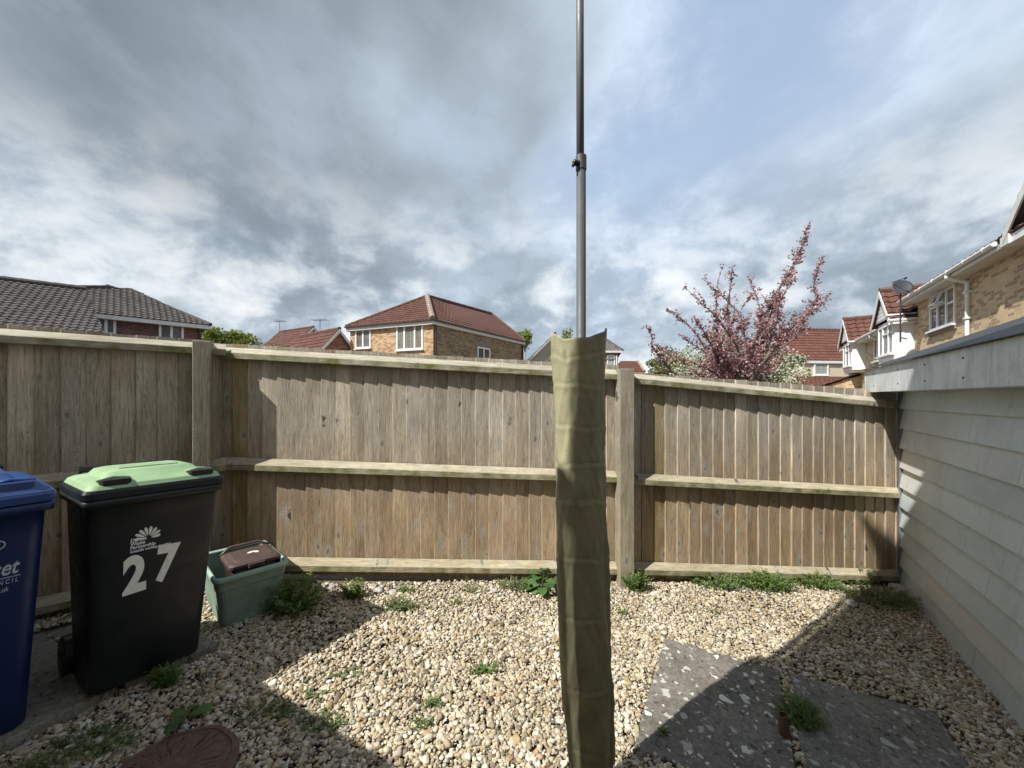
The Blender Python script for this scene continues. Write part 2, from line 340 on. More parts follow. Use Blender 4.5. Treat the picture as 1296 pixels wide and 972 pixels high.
M['dock'] = mat_leaf('broad_weed_leaves', [(0.05, 0.11, 0.03), (0.085, 0.16, 0.045), (0.11, 0.20, 0.06)])

# ------------------------------------------------------------------ mesh builder
class MB:
    def __init__(s): s.v = []; s.f = []; s.uv = []; s.anyuv = False
    def face(s, pts, uv=None):
        b = len(s.v); s.v.extend([tuple(p) for p in pts]); s.f.append(tuple(range(b, b + len(pts))))
        s.uv.append(uv); s.anyuv = s.anyuv or uv is not None
    def quad(s, p0, p1, p2, p3, u0=0.0, v0=0.0):          # p0-p1 along, p0-p3 up; UV in metres
        p0, p1, p2, p3 = map(V, (p0, p1, p2, p3)); a = (p1 - p0).normalized(); n = a.cross(p3 - p0).normalized(); b = n.cross(a)
        s.face([p0, p1, p2, p3], [(u0 + (p - p0).dot(a), v0 + (p - p0).dot(b)) for p in (p0, p1, p2, p3)])
    def poly(s, pts):
        pts = [V(p) for p in pts]; a = (pts[1] - pts[0]).normalized(); n = a.cross(pts[2] - pts[0]).normalized(); b = n.cross(a)
        s.face(pts, [((p - pts[0]).dot(a), (p - pts[0]).dot(b)) for p in pts])
    def box(s, o, a, b, c):                               # o corner, three edge vectors (right-handed)
        o, a, b, c = map(V, (o, a, b, c))
        p = [o, o + a, o + a + b, o + b, o + c, o + a + c, o + a + b + c, o + b + c]
        if a.cross(b).dot(c) < 0: fs = ((0, 1, 2, 3), (4, 7, 6, 5), (0, 4, 5, 1), (1, 5, 6, 2), (2, 6, 7, 3), (3, 7, 4, 0))
        else: fs = ((0, 3, 2, 1), (4, 5, 6, 7), (0, 1, 5, 4), (1, 2, 6, 5), (2, 3, 7, 6), (3, 0, 4, 7))
        base = len(s.v); s.v.extend([tuple(q) for q in p])
        for f in fs: s.f.append(tuple(base + i for i in f)); s.uv.append(None)
    def loft(s, rings, cap0=True, cap1=True, closed=True):
        base = len(s.v); n = len(rings[0])
        for r in rings: s.v.extend([tuple(p) for p in r])
        for i in range(len(rings) - 1):
            for j in range(n if closed else n - 1):
                k = (j + 1) % n
                s.f.append((base + i * n + j, base + i * n + k, base + (i + 1) * n + k, base + (i + 1) * n + j)); s.uv.append(None)
        if cap0: s.f.append(tuple(base + j for j in reversed(range(n)))); s.uv.append(None)
        if cap1: s.f.append(tuple(base + (len(rings) - 1) * n + j for j in range(n))); s.uv.append(None)
    def tube(s, pts, rad, n=8, caps=True):
        pts = [V(p) for p in pts]; rad = rad if isinstance(rad, (list, tuple)) else [rad] * len(pts)
        rings = []; prev = None
        for i, p in enumerate(pts):
            d = (pts[min(i + 1, len(pts) - 1)] - pts[max(i - 1, 0)]).normalized()
            if prev is None: x = d.orthogonal().normalized()
            else:
                x = prev - d * prev.dot(d)
                x = x.normalized() if x.length > 1e-6 else d.orthogonal().normalized()
            prev = x; y = d.cross(x)
            rings.append([p + (x * math.cos(2 * PI * k / n) + y * math.sin(2 * PI * k / n)) * rad[i] for k in range(n)])
        s.loft(rings, caps, caps)
    def build(s, name, mat, parent=None, smooth=False, bevel=0.0, loc=None, angle=None, recalc=False):
        me = bpy.data.meshes.new(name); me.from_pydata(s.v, [], s.f)
        if s.anyuv:
            ul = me.uv_layers.new(name='UVMap'); d = ul.data; k = 0
            for f, u in zip(s.f, s.uv):
                for i in range(len(f)):
                    if u: d[k].uv = u[i]
                    k += 1
        if recalc:
            bm = bmesh.new(); bm.from_mesh(me); bmesh.ops.recalc_face_normals(bm, faces=bm.faces); bm.to_mesh(me); bm.free()
        me.materials.append(mat)
        o = bpy.data.objects.new(name, me); col.objects.link(o)
        if smooth: me.polygons.foreach_set('use_smooth', [True] * len(me.polygons))
        if bevel:
            m = o.modifiers.new('bevel', 'BEVEL'); m.width = bevel; m.segments = 2; m.limit_method = 'ANGLE'
        if parent is not None: o.parent = parent
        if loc is not None: o.location = loc
        me.update(); return o

def tag(o, label, cat, group=None, kind=None):
    if label: o['label'] = label
    if cat: o['category'] = cat
    if group: o['group'] = group
    if kind: o['kind'] = kind
    return o
def empty(name, label, cat, loc=(0, 0, 0), rz=0.0, group=None):
    o = bpy.data.objects.new(name, None); col.objects.link(o); o.empty_display_size = 0.1
    o.location = loc; o.rotation_euler = (0, 0, rz); return tag(o, label, cat, group)
def v3(p2, z): return V((p2[0], p2[1], z))

# ------------------------------------------------------------------ camera, light, sky
cam = bpy.data.cameras.new('camera'); co = bpy.data.objects.new('camera', cam); col.objects.link(co)
co.location = (0, 0, EYE); co.rotation_euler = (PI / 2, 0, 0)
cam.sensor_fit = 'HORIZONTAL'; cam.sensor_width = 36; cam.lens = F / 1296 * 36
cam.shift_y = (HY - 486) / 1296; cam.clip_start = 0.05; cam.clip_end = 3000
sc.camera = co
sun = bpy.data.lights.new('sun', 'SUN'); so = bpy.data.objects.new('sun', sun); col.objects.link(so)
sun.energy = 4.9; sun.angle = math.radians(0.6); sun.color = (1.0, 0.955, 0.88)
tosun = V((-SUNH.x, -SUNH.y, SUNT)).normalized()
so.rotation_euler = tosun.to_track_quat('Z', 'Y').to_euler(); so.location = (-6, -4, 9)
w = bpy.data.worlds.new('World'); sc.world = w; w.use_nodes = True
def make_world():
    t = w.node_tree; n = t.nodes; n.clear(); L = t.links.new
    class W(NT):
        def __init__(s): s.t = t; s.n = n
    W = W()
    out = W.new('ShaderNodeOutputWorld'); bg = W.new('ShaderNodeBackground'); L(bg.outputs[0], out.inputs[0])
    sky = W.new('ShaderNodeTexSky', sky_type='NISHITA'); sky.sun_disc = False
    sky.sun_elevation = math.atan(SUNT); sky.sun_rotation = math.atan2(tosun.x, tosun.y)
    sky.air_density = 1.0; sky.dust_density = 1.5; sky.ozone_density = 1.2
    tc = W.new('ShaderNodeTexCoord'); sep = W.new('ShaderNodeSeparateXYZ'); L(tc.outputs['Generated'], sep.inputs[0])
    X, Y, Z = sep.outputs
    ST = 0.13
    def C(r, g, b): return tuple(v / ST / 1.22 for v in srgb(r, g, b))
    zc = W.math('ADD', W.math('MAXIMUM', Z, 0.0), 0.16)
    cb = W.new('ShaderNodeCombineXYZ'); L(W.math('DIVIDE', X, zc), cb.inputs[0]); L(W.math('DIVIDE', Y, zc), cb.inputs[1])
    def mapped(loc, scale, rot=0.0):
        m = W.new('ShaderNodeMapping'); m.inputs['Location'].default_value = loc; m.inputs['Scale'].default_value = scale; m.inputs['Rotation'].default_value = (0, 0, rot)
        L(cb.outputs[0], m.inputs[0]); return m.outputs[0]
    def blob(px, py, rad, wgt):
        d = V((px - CX, F, HY - py)).normalized(); dt = W.new('ShaderNodeVectorMath', operation='DOT_PRODUCT')
        L(tc.outputs['Generated'], dt.inputs[0]); dt.inputs[1].default_value = d
        mr = W.new('ShaderNodeMapRange', interpolation_type='SMOOTHERSTEP'); L(dt.outputs['Value'], mr.inputs[0])
        mr.inputs[1].default_value = math.cos(math.radians(rad)); mr.inputs[2].default_value = 1.0; mr.inputs[3].default_value = 0.0; mr.inputs[4].default_value = wgt
        return mr.outputs[0]
    big = W.noise(mapped((3.1, 1.7, 0), (1, .8, 1), .5), 0.85, 8, 0.56, 0.15)
    mid = W.noise(mapped((0.4, 5.2, 0), (1, .75, 1), .5), 2.4, 11, 0.60, 0.1)
    m2 = W.new('ShaderNodeMapping'); m2.inputs['Scale'].default_value = (1, 1, 1.5); m2.inputs['Location'].default_value = (2.3, 0.6, 0.35)
    L(tc.outputs['Generated'], m2.inputs[0])
    cum = W.noise(m2.outputs[0], 4.4, 12, 0.58, 0.25)
    cumf = W.noise(m2.outputs[0], 7.0, 10, 0.58, 0.15)
    d1 = W.math('ADD', W.math('MULTIPLY', W.math('SUBTRACT', big, .5), 1.1), W.math('MULTIPLY', W.math('SUBTRACT', mid, .5), 0.95))
    for bl in ((400, 200, 34, .20), (90, 290, 24, .15), (640, 250, 14, .12), (640, 20, 14, .20), (130, 60, 24, .12), (1000, 340, 18, .12), (1180, 320, 20, .10), (820, 130, 30, -.19), (1060, 130, 26, -.14), (300, 130, 11, -.12), (562, 120, 12, -.20), (10, 130, 12, -.05), (180, 300, 9, -.08), (570, 330, 12, -.14), (790, 250, 12, -.14)):
        d1 = W.math('ADD', d1, blob(*bl))
    d1 = W.math('ADD', d1, 0.5)
    cover = W.ramp(d1, [(0.12, (0.15,) * 3), (0.34, (0.5,) * 3), (0.52, (0.92,) * 3), (0.62, (1, 1, 1))])
    dark = W.ramp(d1, [(0.28, C(208, 219, 232)), (0.42, C(192, 205, 219)), (0.54, C(168, 181, 193)), (0.72, C(147, 159, 170)), (0.95, C(126, 138, 148))])
    hi = W.ramp(mid, [(0.36, (0.82,) * 3), (0.50, (1.0,) * 3), (0.62, (1.38,) * 3)])
    cl = W.mix(1.0, dark, hi, 'MULTIPLY')
    blue = W.ramp(Z, [(0.0, C(186, 202, 219)), (0.35, C(174, 195, 220)), (0.8, C(153, 177, 210))])
    skyc = W.mix(0.85, sky.outputs[0], blue)
    c = W.mix(cover, skyc, cl)
    zb = W.ramp(Z, [(0.0, (1, 1, 1)), (0.24, (1, 1, 1)), (0.50, (0, 0, 0))])
    body = W.math('ADD', cum, W.math('MULTIPLY', W.math('SUBTRACT', cumf, .5), .35))
    pf = W.math('MULTIPLY', W.ramp(body, [(0.34, (0, 0, 0)), (0.48, (1, 1, 1))]), zb)
    # billows: lit crowns where the puff thins out, grey bellies where it is thick
    puff = W.ramp(W.math('ADD', W.math('MULTIPLY', body, 0.55), W.math('MULTIPLY', cumf, 0.45)), [(0.37, C(122, 137, 152)), (0.44, C(143, 158, 172)), (0.49, C(168, 182, 195)), (0.53, C(196, 207, 216)), (0.58, C(226, 233, 238)), (0.65, C(250, 252, 252))])
    c = W.mix(W.math('MULTIPLY', pf, 0.78), c, puff)
    L(c, bg.inputs[0]); bg.inputs[1].default_value = ST
make_world()
vs = sc.view_settings; vs.view_transform = 'Standard'; vs.look = 'None'; vs.exposure = 0.48; vs.gamma = 1.0; vs.use_curve_mapping = False
sc.cycles.max_bounces = 8

# ------------------------------------------------------------------ ground
def make_ground():
    ax = sorted(set([-600, -200, -80, -40, -20, -12] + [round(-8 + 0.25 * i, 3) for i in range(73)] + [14, 20, 40, 80, 200, 600]))
    ay = sorted(set([-600, -100, -30, -10] + [round(-3 + 0.25 * i, 3) for i in range(41)] + [10, 16, 30, 60, 120, 300, 900]))
    m = MB(); nx = len(ax)
    m.v = [(x, y, gz(x, y) - 0.012) for y in ay for x in ax]
    m.f = [(j * nx + i, j * nx + i + 1, (j + 1) * nx + i + 1, (j + 1) * nx + i) for j in range(len(ay) - 1) for i in range(nx - 1)]
    m.uv = [None] * len(m.f)
    o = m.build('ground', M['ground'], smooth=True); o['kind'] = 'structure'
make_ground()

# fence lines in plan
POST1 = V((-2.43, 3.06)); POST2 = V((0.955, 3.36)); FEND = V((3.78, 3.76))
LDIR = V((0.79, 0.61)).normalized(); LEND = POST1 + V((0.035, -0.14)) + LDIR * .17; CORNER = LEND - LDIR * 2.15

def inpoly(x, y, poly):
    c = False; n = len(poly)
    for i in range(n):
        x1, y1 = poly[i][0], poly[i][1]; x2, y2 = poly[(i + 1) % n][0], poly[(i + 1) % n][1]
        if (y1 > y) != (y2 > y) and x < (x2 - x1) * (y - y1) / (y2 - y1) + x1: c = not c
    return c

# ------------------------------------------------------------------ paving
def slab_thing(name, pts, th, mat, label, cat, lift=0.012, group=None):
    c = sum((V(p) for p in pts), V((0, 0, 0))) / len(pts)
    m = MB(); loc = [V(p) - c for p in pts]
    n = len(loc); top = [p + V((0, 0, lift)) for p in loc]; bot = [p + V((0, 0, lift - th)) for p in loc]
    m.loft([bot, top], True, True)
    o = m.build(name, mat, bevel=0.006, loc=c); 
    return tag(o, label, cat, group)
s1 = [G(840, 809), G(985, 849)]; bl = G(801, 949)
s1 = [bl, bl + (s1[1] - s1[0]), s1[1], s1[0]]
t0 = G(999, 853); t1 = G(1186, 905); tb = G(1019, 972)
t1 = t0 + (t1 - t0) * 1.0
axs = (t1 - t0).normalized(); dn = V((-0.514, -0.857, 0)) * 0.9; dn = V((0.10, -1, 0)) * 0.0 + (G(1226, 972) - t1).normalized() * 0.85
s2 = [t0 + dn, t1 + dn, t1, t0]
for q in s1 + s2: q.z = gz(q.x, q.y)
slab_thing('paving_slab', s1, 0.05, M['slab'], 'grey paving slab blotched with white lichen, half in sun', 'paving slab', group='paving slabs in the gravel')
slab_thing('paving_slab', s2, 0.05, M['slab2'], 'plain dark grey paving slab wholly in shade, between the rusty pipe and the shed', 'paving slab', group='paving slabs in the gravel')
pf0 = G(277, 819, 0.03); pf1 = G(150, 872, 0.03); pf2 = G(-60, 980, 0.03)
bk = V((-0.90, 0.43, 0)) * 1.0
padA = [pf1 + (pf0 - pf1) * 0.06, pf0, pf0 + bk, pf1 + bk]; padB = [pf2, pf1, pf1 + bk, pf2 + bk]
for q in padA + padB: q.z = gz(-2.1, 1.8)
slab_thing('concrete_pad', padA, 0.12, M['concrete'], 'concrete pad under the black bin with the green lid', 'concrete pad', 0.047, 'concrete pads under the bins')
slab_thing('concrete_pad', padB, 0.12, M['concrete'], 'concrete pad under the blue bin', 'concrete pad', 0.05, 'concrete pads under the bins')
PADZ = gz(-2.1, 1.8) + 0.049
LOGC = G(214, 990); LOGR = 0.225

# ------------------------------------------------------------------ gravel
def make_gravel():
    bm = bmesh.new(); bmesh.ops.create_icosphere(bm, subdivisions=2, radius=1.0)
    hv = np.array([v.co[:] for v in bm.verts]); hf = np.array([[v.index for v in f.verts] for f in bm.faces]); bm.free()
    bm = bmesh.new(); bmesh.ops.create_icosphere(bm, subdivisions=1, radius=1.0)
    lv = np.array([v.co[:] for v in bm.verts]); lf = np.array([[v.index for v in f.verts] for f in bm.faces]); bm.free()
    pts = []
    step = 0.0150
    polys = [s1, s2, padA, padB]
    y = 1.42
    fence_n = lambda a, b: V((-(b - a).y, (b - a).x)).normalized()
    lines = [(POST1, POST2), (POST2, FEND), (CORNER, LEND)]
    while y < 3.85:
        x = -1.45 * y - 0.15
        while x < 1.45 * y + 0.15:
            jx = x + R.uniform(-.5, .5) * step; jy = y + R.uniform(-.5, .5) * step
            x += step
            if math.sin(jx * 3.1 + math.sin(jy * 2.3) * 2) * math.sin(jy * 3.7 + jx * 1.3) > .55 and R.random() < .3: continue
            if (jx - SHED.x) * -0.857 + (jy - SHED.y) * 0.514 < 0.005: continue
            if any((V((jx, jy)) - a).dot(fence_n(a, b)) > 0.02 for a, b in lines): continue
            kx, ky = jx + R.gauss(0, .009), jy + R.gauss(0, .009)
            if any(inpoly(kx, ky, p) for p in polys): continue
            if (jx - LOGC.x) ** 2 + (jy - LOGC.y) ** 2 < (LOGR - .005) ** 2: continue
            pts.append((jx, jy, 0))
            if R.random() < 0.42: pts.append((jx + R.uniform(-.01, .01), jy + R.uniform(-.01, .01), 1))
        y += step
    allv = []; allf = []; base = 0
    for (x, y, layer) in pts:
        near = y < 2.75
        tv, tf = (hv, hf) if near else (lv, lf)
        r = 0.0094 * math.exp(R.gauss(0, 0.36)); r = max(.0042, min(r, 0.021))
        sx, sy, sz = r * R.uniform(0.95, 1.45), r * R.uniform(0.75, 1.05), r * R.uniform(0.5, 0.8)
        a = R.uniform(0, 2 * PI); tl = R.gauss(0, 0.3); ta = R.gauss(0, 0.3)
        rot = np.array(Matrix.Rotation(a, 3, 'Z') @ Matrix.Rotation(tl, 3, 'X') @ Matrix.Rotation(ta, 3, 'Y'))
        k = NR.randn(3, 3) * 0.24
        vv = tv * (1 + 0.55 * np.sin(tv @ k.T * 3.0 + NR.rand(3) * 6).mean(axis=1, keepdims=True) * 0.5)
        for _ in range(5):
            pn = NR.randn(3); pn /= np.linalg.norm(pn); lim = NR.uniform(.5, .85)
            ex_ = np.maximum(vv @ pn - lim, 0); vv = vv - ex_[:, None] * pn
        vv = np.clip(vv, -R.uniform(0.75, 1.0), R.uniform(0.75, 1.0)) * np.array([sx, sy, sz])
        vv = vv @ rot.T + np.array([x, y, gz(x, y) + (0.004 if layer == 0 else 0.012)])
        allv.append(vv); allf.append(tf + base); base += len(tv)
    v = np.concatenate(allv); f = np.concatenate(allf)
    me = bpy.data.meshes.new('gravel'); me.vertices.add(len(v)); me.vertices.foreach_set('co', v.astype(np.float32).ravel())
    me.loops.add(len(f) * 3); me.loops.foreach_set('vertex_index', f.astype(np.int32).ravel())
    me.polygons.add(len(f)); me.polygons.foreach_set('loop_start', np.arange(0, len(f) * 3, 3, dtype=np.int32))
    me.polygons.foreach_set('use_smooth', np.ones(len(f), dtype=bool))
    me.update(calc_edges=True); me.materials.append(M['gravel'])
    o = bpy.data.objects.new('gravel', me); col.objects.link(o); o['kind'] = 'stuff'
    print('gravel stones', len(pts))
make_gravel()

# ------------------------------------------------------------------ fences
def fence_bay(a, b, ztop, zbot, rails, label, posts=(), first=0.0, last=0.0):
    """a, b plan ends left to right as seen from the garden; ztop, zbot: heights of board ends at a and b; rails: list of (z at a, z at b)"""
    root = empty('garden_fence', label, 'fence', v3(a, 0), math.atan2((b - a).y, (b - a).x), 'close-board fence bays round the garden')
    Lh = (b - a).length; m = MB()
    x = first; step = 0.1135; back = 0.0
    lerp = lambda t, z: z[0] + (z[1] - z[0]) * t
    while x < Lh - last - 0.02:
        wd = 0.127 * R.uniform(0.97, 1.02); x1 = min(x + wd, Lh - last)
        t = (x + wd / 2) / Lh; zt = lerp(t, ztop) + R.uniform(-.004, .004); zb = lerp(t, zbot)
        dy = R.uniform(-0.0035, 0.0035); lean = R.uniform(-0.003, 0.003)
        th0, th1 = 0.005, 0.014                 # thin left edge tucked under the thick right edge of its neighbour
        yb = dy; cup = R.uniform(-0.0015, 0.002)
        secs = []
        for z in (zb, zb + (zt - zb) * .33, zb + (zt - zb) * .66, zt):
            e = R.uniform(-0.0018, 0.0018)
            l = lean * (z - zb)
            k_ = wd * 0.12
            ring = [V((x + l + e, yb + 0.006, z)), V((x + l + e, yb - 0.0055, z)), V((x + l + e + .0032, yb - 0.0105, z)), V(((x + x1) / 2 + l, yb - 0.0050 + cup, z)), V((x1 + l, yb + 0.0015, z)), V((x1 + l, yb + 0.006, z))]
            secs.append(ring)
        m.loft(secs, True, True)
        x += step * R.uniform(0.97, 1.03)
    m.build('boards', M['board'], root, recalc=True)
    for (za, zb) in rails:
        r = MB(); d = 0.058; h = 0.092
        rings = []
        n = 6
        for i in range(n + 1):
            t = i / n; xx = -0.01 + (Lh + 0.02) * t; zc = za + (zb - za) * t; w_ = R.uniform(-.003, .003)
            y0 = -0.013
            rings.append([V((xx, y0, zc - h / 2)), V((xx, y0, zc + h / 2)), V((xx, y0 - d + 0.004 + w_, zc + 0.006)), V((xx, y0 - d + w_, zc + 0.000)), V((xx, y0 - d + w_, zc - h / 2 + 0.004)), V((xx, y0 - d + .006, zc - h / 2))])
        r.loft(rings, True, True)
        r.build('rail', M['rail'], root, recalc=True)
    for (px_, py_, zt, wx, wy, rz) in posts:     # local position
        p = MB(); cs, sn = math.cos(rz), math.sin(rz)
        def pt(u, v_, z): return V((px_ + u * cs - v_ * sn, py_ + u * sn + v_ * cs, z))
        rings = []
        zb = gz(*(v3(a, 0) + Matrix.Rotation(root.rotation_euler.z, 3, 'Z') @ V((px_, py_, 0)))[:2]) - 0.2
        for z in np.linspace(zb, zt, 6):
            e = 0.0 if z < zt - 0.01 else 0.0
            k = R.uniform(-.0015, .0015)
            rings.append([pt(-wx / 2 + k, -wy / 2, z), pt(wx / 2 + k, -wy / 2, z), pt(wx / 2 + k, wy / 2, z), pt(-wx / 2 + k, wy / 2, z)])
        p.loft(rings, True, True)
        p.build('post', M['post'], root, bevel=0.005, recalc=True)
    return root

def Zat(py, Y): return EYE - (py - HY) / F * Y
y1, y2, y3 = POST1.y, POST2.y, FEND.y
lm = (POST2 - POST1).length
fence_bay(POST1, POST2, (Zat(433.5, y1), Zat(463, y2)), (0.16, -0.05),
          [(Zat(445.5, y1), Zat(475, y2)), (Zat(584.5, y1), Zat(602.5, y2)), (Zat(710, y1), Zat(716.5, y2))],
          'middle bay of weathered close-board fence behind the covered pole, tallest post at its left', 
          [(0.085, -0.165, Zat(433, 2.91), 0.105, 0.15, 0.45), (0.075, -0.062, Zat(433, 2.91) - .004, 0.10, 0.11, 0.0), (lm, -0.072, Zat(468, y2), 0.125, 0.125, 0.0)], -0.03, 0.02)  # second post, close behind the first, is added to block stray sunlight
fence_bay(POST2, FEND, (Zat(470.5, y2), Zat(495.5, y3)), (-0.05, -0.27),
          [(Zat(478, y2), Zat(512, y3)), (Zat(604, y2), Zat(623, y3)), (Zat(716, y2), Zat(726, y3))],
          'right bay of weathered close-board fence, running from the square post to the grey shed', (), 0.07, 0.0)
zl0, zl1 = 1.965, 1.965
fence_bay(CORNER, LEND, (zl0 + 0.045, zl1 + 0.02), (0.12, 0.14),
          [(zl0 - 0.035, zl1 - 0.045), (1.0, 1.03), (0.22, 0.25)],
          'shaded left bay of weathered close-board fence behind the two wheelie bins', [(0.0, -0.06, 2.02, 0.1, 0.1, 0)], 0.05, 0.06)

# the near boundary: side gate and the house that stands behind the camera (they throw the shadows)
OFF = -0.45
def wallpt(t, back=0.0): return UV2 * (OFF - back) + VV2 * -t
HC = wallpt(1.365)          # corner of the house
gr = empty('side_gate_fence', 'tall boarded side gate between the house corner and the left fence', 'fence')
gm = MB(); gdir = (CORNER - HC).normalized(); glen = (CORNER - HC).length; gx = 0.0
while gx < glen - 0.12:
    p0 = HC + gdir * gx; q = V((-gdir.y, gdir.x)) * 0.02
    gm.box(v3(p0, 0.05), v3(gdir * 0.105, 0), v3(q, 0), (0, 0, 1.98 + R.uniform(-.01, .01))); gx += 0.11
gm.build('boards', M['board'], gr)
gm = MB(); gm.box(v3(HC, 0.3), v3(gdir * glen, 0), v3(V((gdir.y, -gdir.x)) * 0.05, 0), (0, 0, 0.09)); gm.build('rail', M['rail'], gr)
gm = MB(); gm.box(v3(HC, 1.5), v3(gdir * glen, 0), v3(V((gdir.y, -gdir.x)) * 0.05, 0), (0, 0, 0.09)); gm.build('rail', M['rail'], gr)
EAVE = 7.0
hr = empty('brick_house', 'buff brick house behind the viewer whose corner shades the gravel', 'house')
hm = MB()
cA, cB, cC, cD = v3(HC, -0.5), v3(wallpt(-8.0), -0.5), v3(wallpt(-8.0, 7.0), -0.5), v3(wallpt(1.365, 7.0), -0.5)
up = V((0, 0, EAVE + 0.4))
for a_, b_ in ((cB, cA), (cA, cD), (cD, cC), (cC, cB)): hm.quad(a_, b_, b_ + up, a_ + up)
hm.build('wall', M['brick_buff'], hr)
hm = MB(); q_ = wallpt(1.375, -.0); hm.tube([v3(q_ - VV2 * .035, -.2), v3(q_ - VV2 * .035, 3.35)], .035, 10); hm.tube([v3(q_ - VV2 * .035, 3.35), v3(q_ - VV2 * .035, 3.5)], [.045, .045], 10); hm.build('downpipe', M['upvc'], hr)  # unseen pipe added at the corner to step the shadow on the cover
hm = MB()
ov = 0.12
e0, e1 = v3(wallpt(1.385 + .03, -ov), EAVE), v3(wallpt(-8.05, -ov), EAVE); b0, b1 = v3(wallpt(1.41, 7.1), EAVE), v3(wallpt(-8.05, 7.1), EAVE)
r0, r1 = v3(wallpt(1.41, 3.5), EAVE + 2.4), v3(wallpt(-8.05, 3.5), EAVE + 2.4)
hm.poly([e1, e0, r0, r1]); hm.poly([b0, b1, r1, r0]); hm.poly([e0, b0, r0]); hm.poly([b1, e1, r1]); hm.poly([e0, e1, b1, b0])
hm.build('roof', M['tile_brown'], hr)

# ------------------------------------------------------------------ shed
U3 = v3(UV2, 0); VV3 = v3(VV2, 0); N3 = -VV3; Zu = V((0, 0, 1))
def S(r, d, z): return v3(SHED, 0) - U3 * r + N3 * d + Zu * z        # r towards the camera, d out from the wall
def make_shed():
    root = empty('garden_shed', 'grey clad garden shed with pale fascia and black roof beside the fence', 'shed', v3(SHED, -0.24))
    base = root.location.copy()
    L_ = 4.4; zb, zt = -0.24, 1.62
    def bld(m, name, mat, par=root, **k):
        m.v = [tuple(V(p) - base) for p in m.v]; return m.build(name, mat, par, **k)
    m = MB(); m.box(S(0.0, -0.03, zb - .2), -U3 * L_, VV3 * 2.6, Zu * (zt - zb + .2)); bld(m, 'core_wall', M['clad'])
    m = MB(); ex = 0.187; z = zb + 0.0; row = 0
    while z < zt - 0.05:
        joints = [0.012]; x = [1.28, 0.55, 1.0, 0.3][row % 4] + R.uniform(-.1, .1)
        while x < L_: joints.append(x); x += 1.42 + R.uniform(-.15, .15)
        joints.append(L_)
        z1 = min(z + ex + 0.028, zt)
        for i in range(len(joints) - 1):
            a, b = joints[i] + 0.0015, joints[i + 1] - 0.0015
            c = 0.0
            ring = lambda r: [S(r, -0.03, z), S(r, 0.015, z), S(r, -0.018, z1), S(r, -0.03, z1)]
            m.loft([ring(a), ring(b)], True, True)
        z += ex; row += 1
    bld(m, 'cladding', M['clad'], recalc=True)
    m = MB(); m.box(S(-0.05, -0.05, zb), -U3 * 0.06, N3 * 0.062, Zu * (zt - zb)); bld(m, 'corner_trim', M['trim_blue'], bevel=0.003)
    m = MB()
    m.box(S(-0.04, 0.225, 1.6), -U3 * 2.05, N3 * 0.022, Zu * 0.225); m.box(S(2.014, 0.225, 1.6), -U3 * 2.4, N3 * 0.022, Zu * 0.225)
    fa = bld(m, 'fascia', M['fascia'], bevel=0.002)
    for r in (0.25, 0.9, 1.42, 1.95):
        for z in (1.66, 1.77):
            m = MB(); m.tube([S(r, 0.245, z), S(r, 0.251, z)], 0.006, 8); bld(m, 'screw', M['knob'], fa)
    m = MB(); m.box(S(-0.03, 0.0, 1.603), -U3 * 4.4, N3 * 0.22, Zu * 0.014); bld(m, 'soffit', M['clad'])
    m = MB(); m.box(S(-0.05, 0.25, 1.60), -U3 * 0.02, VV3 * 2.85, Zu * 0.2); bld(m, 'end_fascia', M['fascia'])
    m = MB(); p = 0.39
    def rp(r, w_, dz): return S(r, 0.27 - w_, 1.828 + p * w_ + dz)
    rings = [[rp(r, 0, 0), rp(r, 0, -.006), rp(r, 1.5, -.02), rp(r, 1.5, 0.012)] for r in (-0.08, 4.5)]
    m.loft(rings, True, True)
    rings = [[S(r, 0.27 - 1.5, 1.828 + p * 1.5), S(r, 0.27 - 1.5, 1.80 + p * 1.5), S(r, 0.27 - 3.0, 1.82), S(r, 0.27 - 3.0, 1.84)] for r in (-0.08, 4.5)]
    m.loft(rings, True, True)
    bld(m, 'roof', M['felt'], recalc=True)
    m = MB(); m.poly([S(-0.03, 0.2, 1.8), S(-0.03, -1.23, 1.8), S(-0.03, -1.23, 1.80 + p * 1.45)]); m.poly([S(-0.03, -1.23, 1.8), S(-0.03, -2.6, 1.8), S(-0.03, -1.23, 1.80 + p * 1.45)])
    bld(m, 'gable', M['clad'])
make_shed()

# ------------------------------------------------------------------ wheelie bins
def rrect(x0, x1, y0, y1, z, r, n=4):
    pts = []
    for (cx, cy, a0) in ((x1 - r, y0 + r, -PI / 2), (x1 - r, y1 - r, 0), (x0 + r, y1 - r, PI / 2), (x0 + r, y0 + r, PI)):
        for i in range(n + 1):
            a = a0 + PI / 2 * i / n; pts.append(V((cx + r * math.cos(a), cy + r * math.sin(a), z)))
    return pts
def text(body, size, mat, parent, mtx, name, offset=0.0, shear=0.0, space=1.0, extrude=0.0006, align='LEFT', line=1.0):
    cu = bpy.data.curves.new(name, 'FONT'); cu.body = body; cu.size = size; cu.extrude = extrude; cu.offset = offset; cu.shear = shear
    cu.space_character = space; cu.align_x = align; cu.space_line = line; cu.fill_mode = 'BOTH'; cu.materials.append(mat)
    tmp = bpy.data.objects.new(name + '_tmp', cu)
    me = bpy.data.meshes.new_from_object(tmp); bpy.data.objects.remove(tmp)
    if not me.materials: me.materials.append(mat)
    me.name = name
    o = bpy.data.objects.new(name, me); col.objects.link(o); o.parent = parent; o.matrix_local = mtx; return o
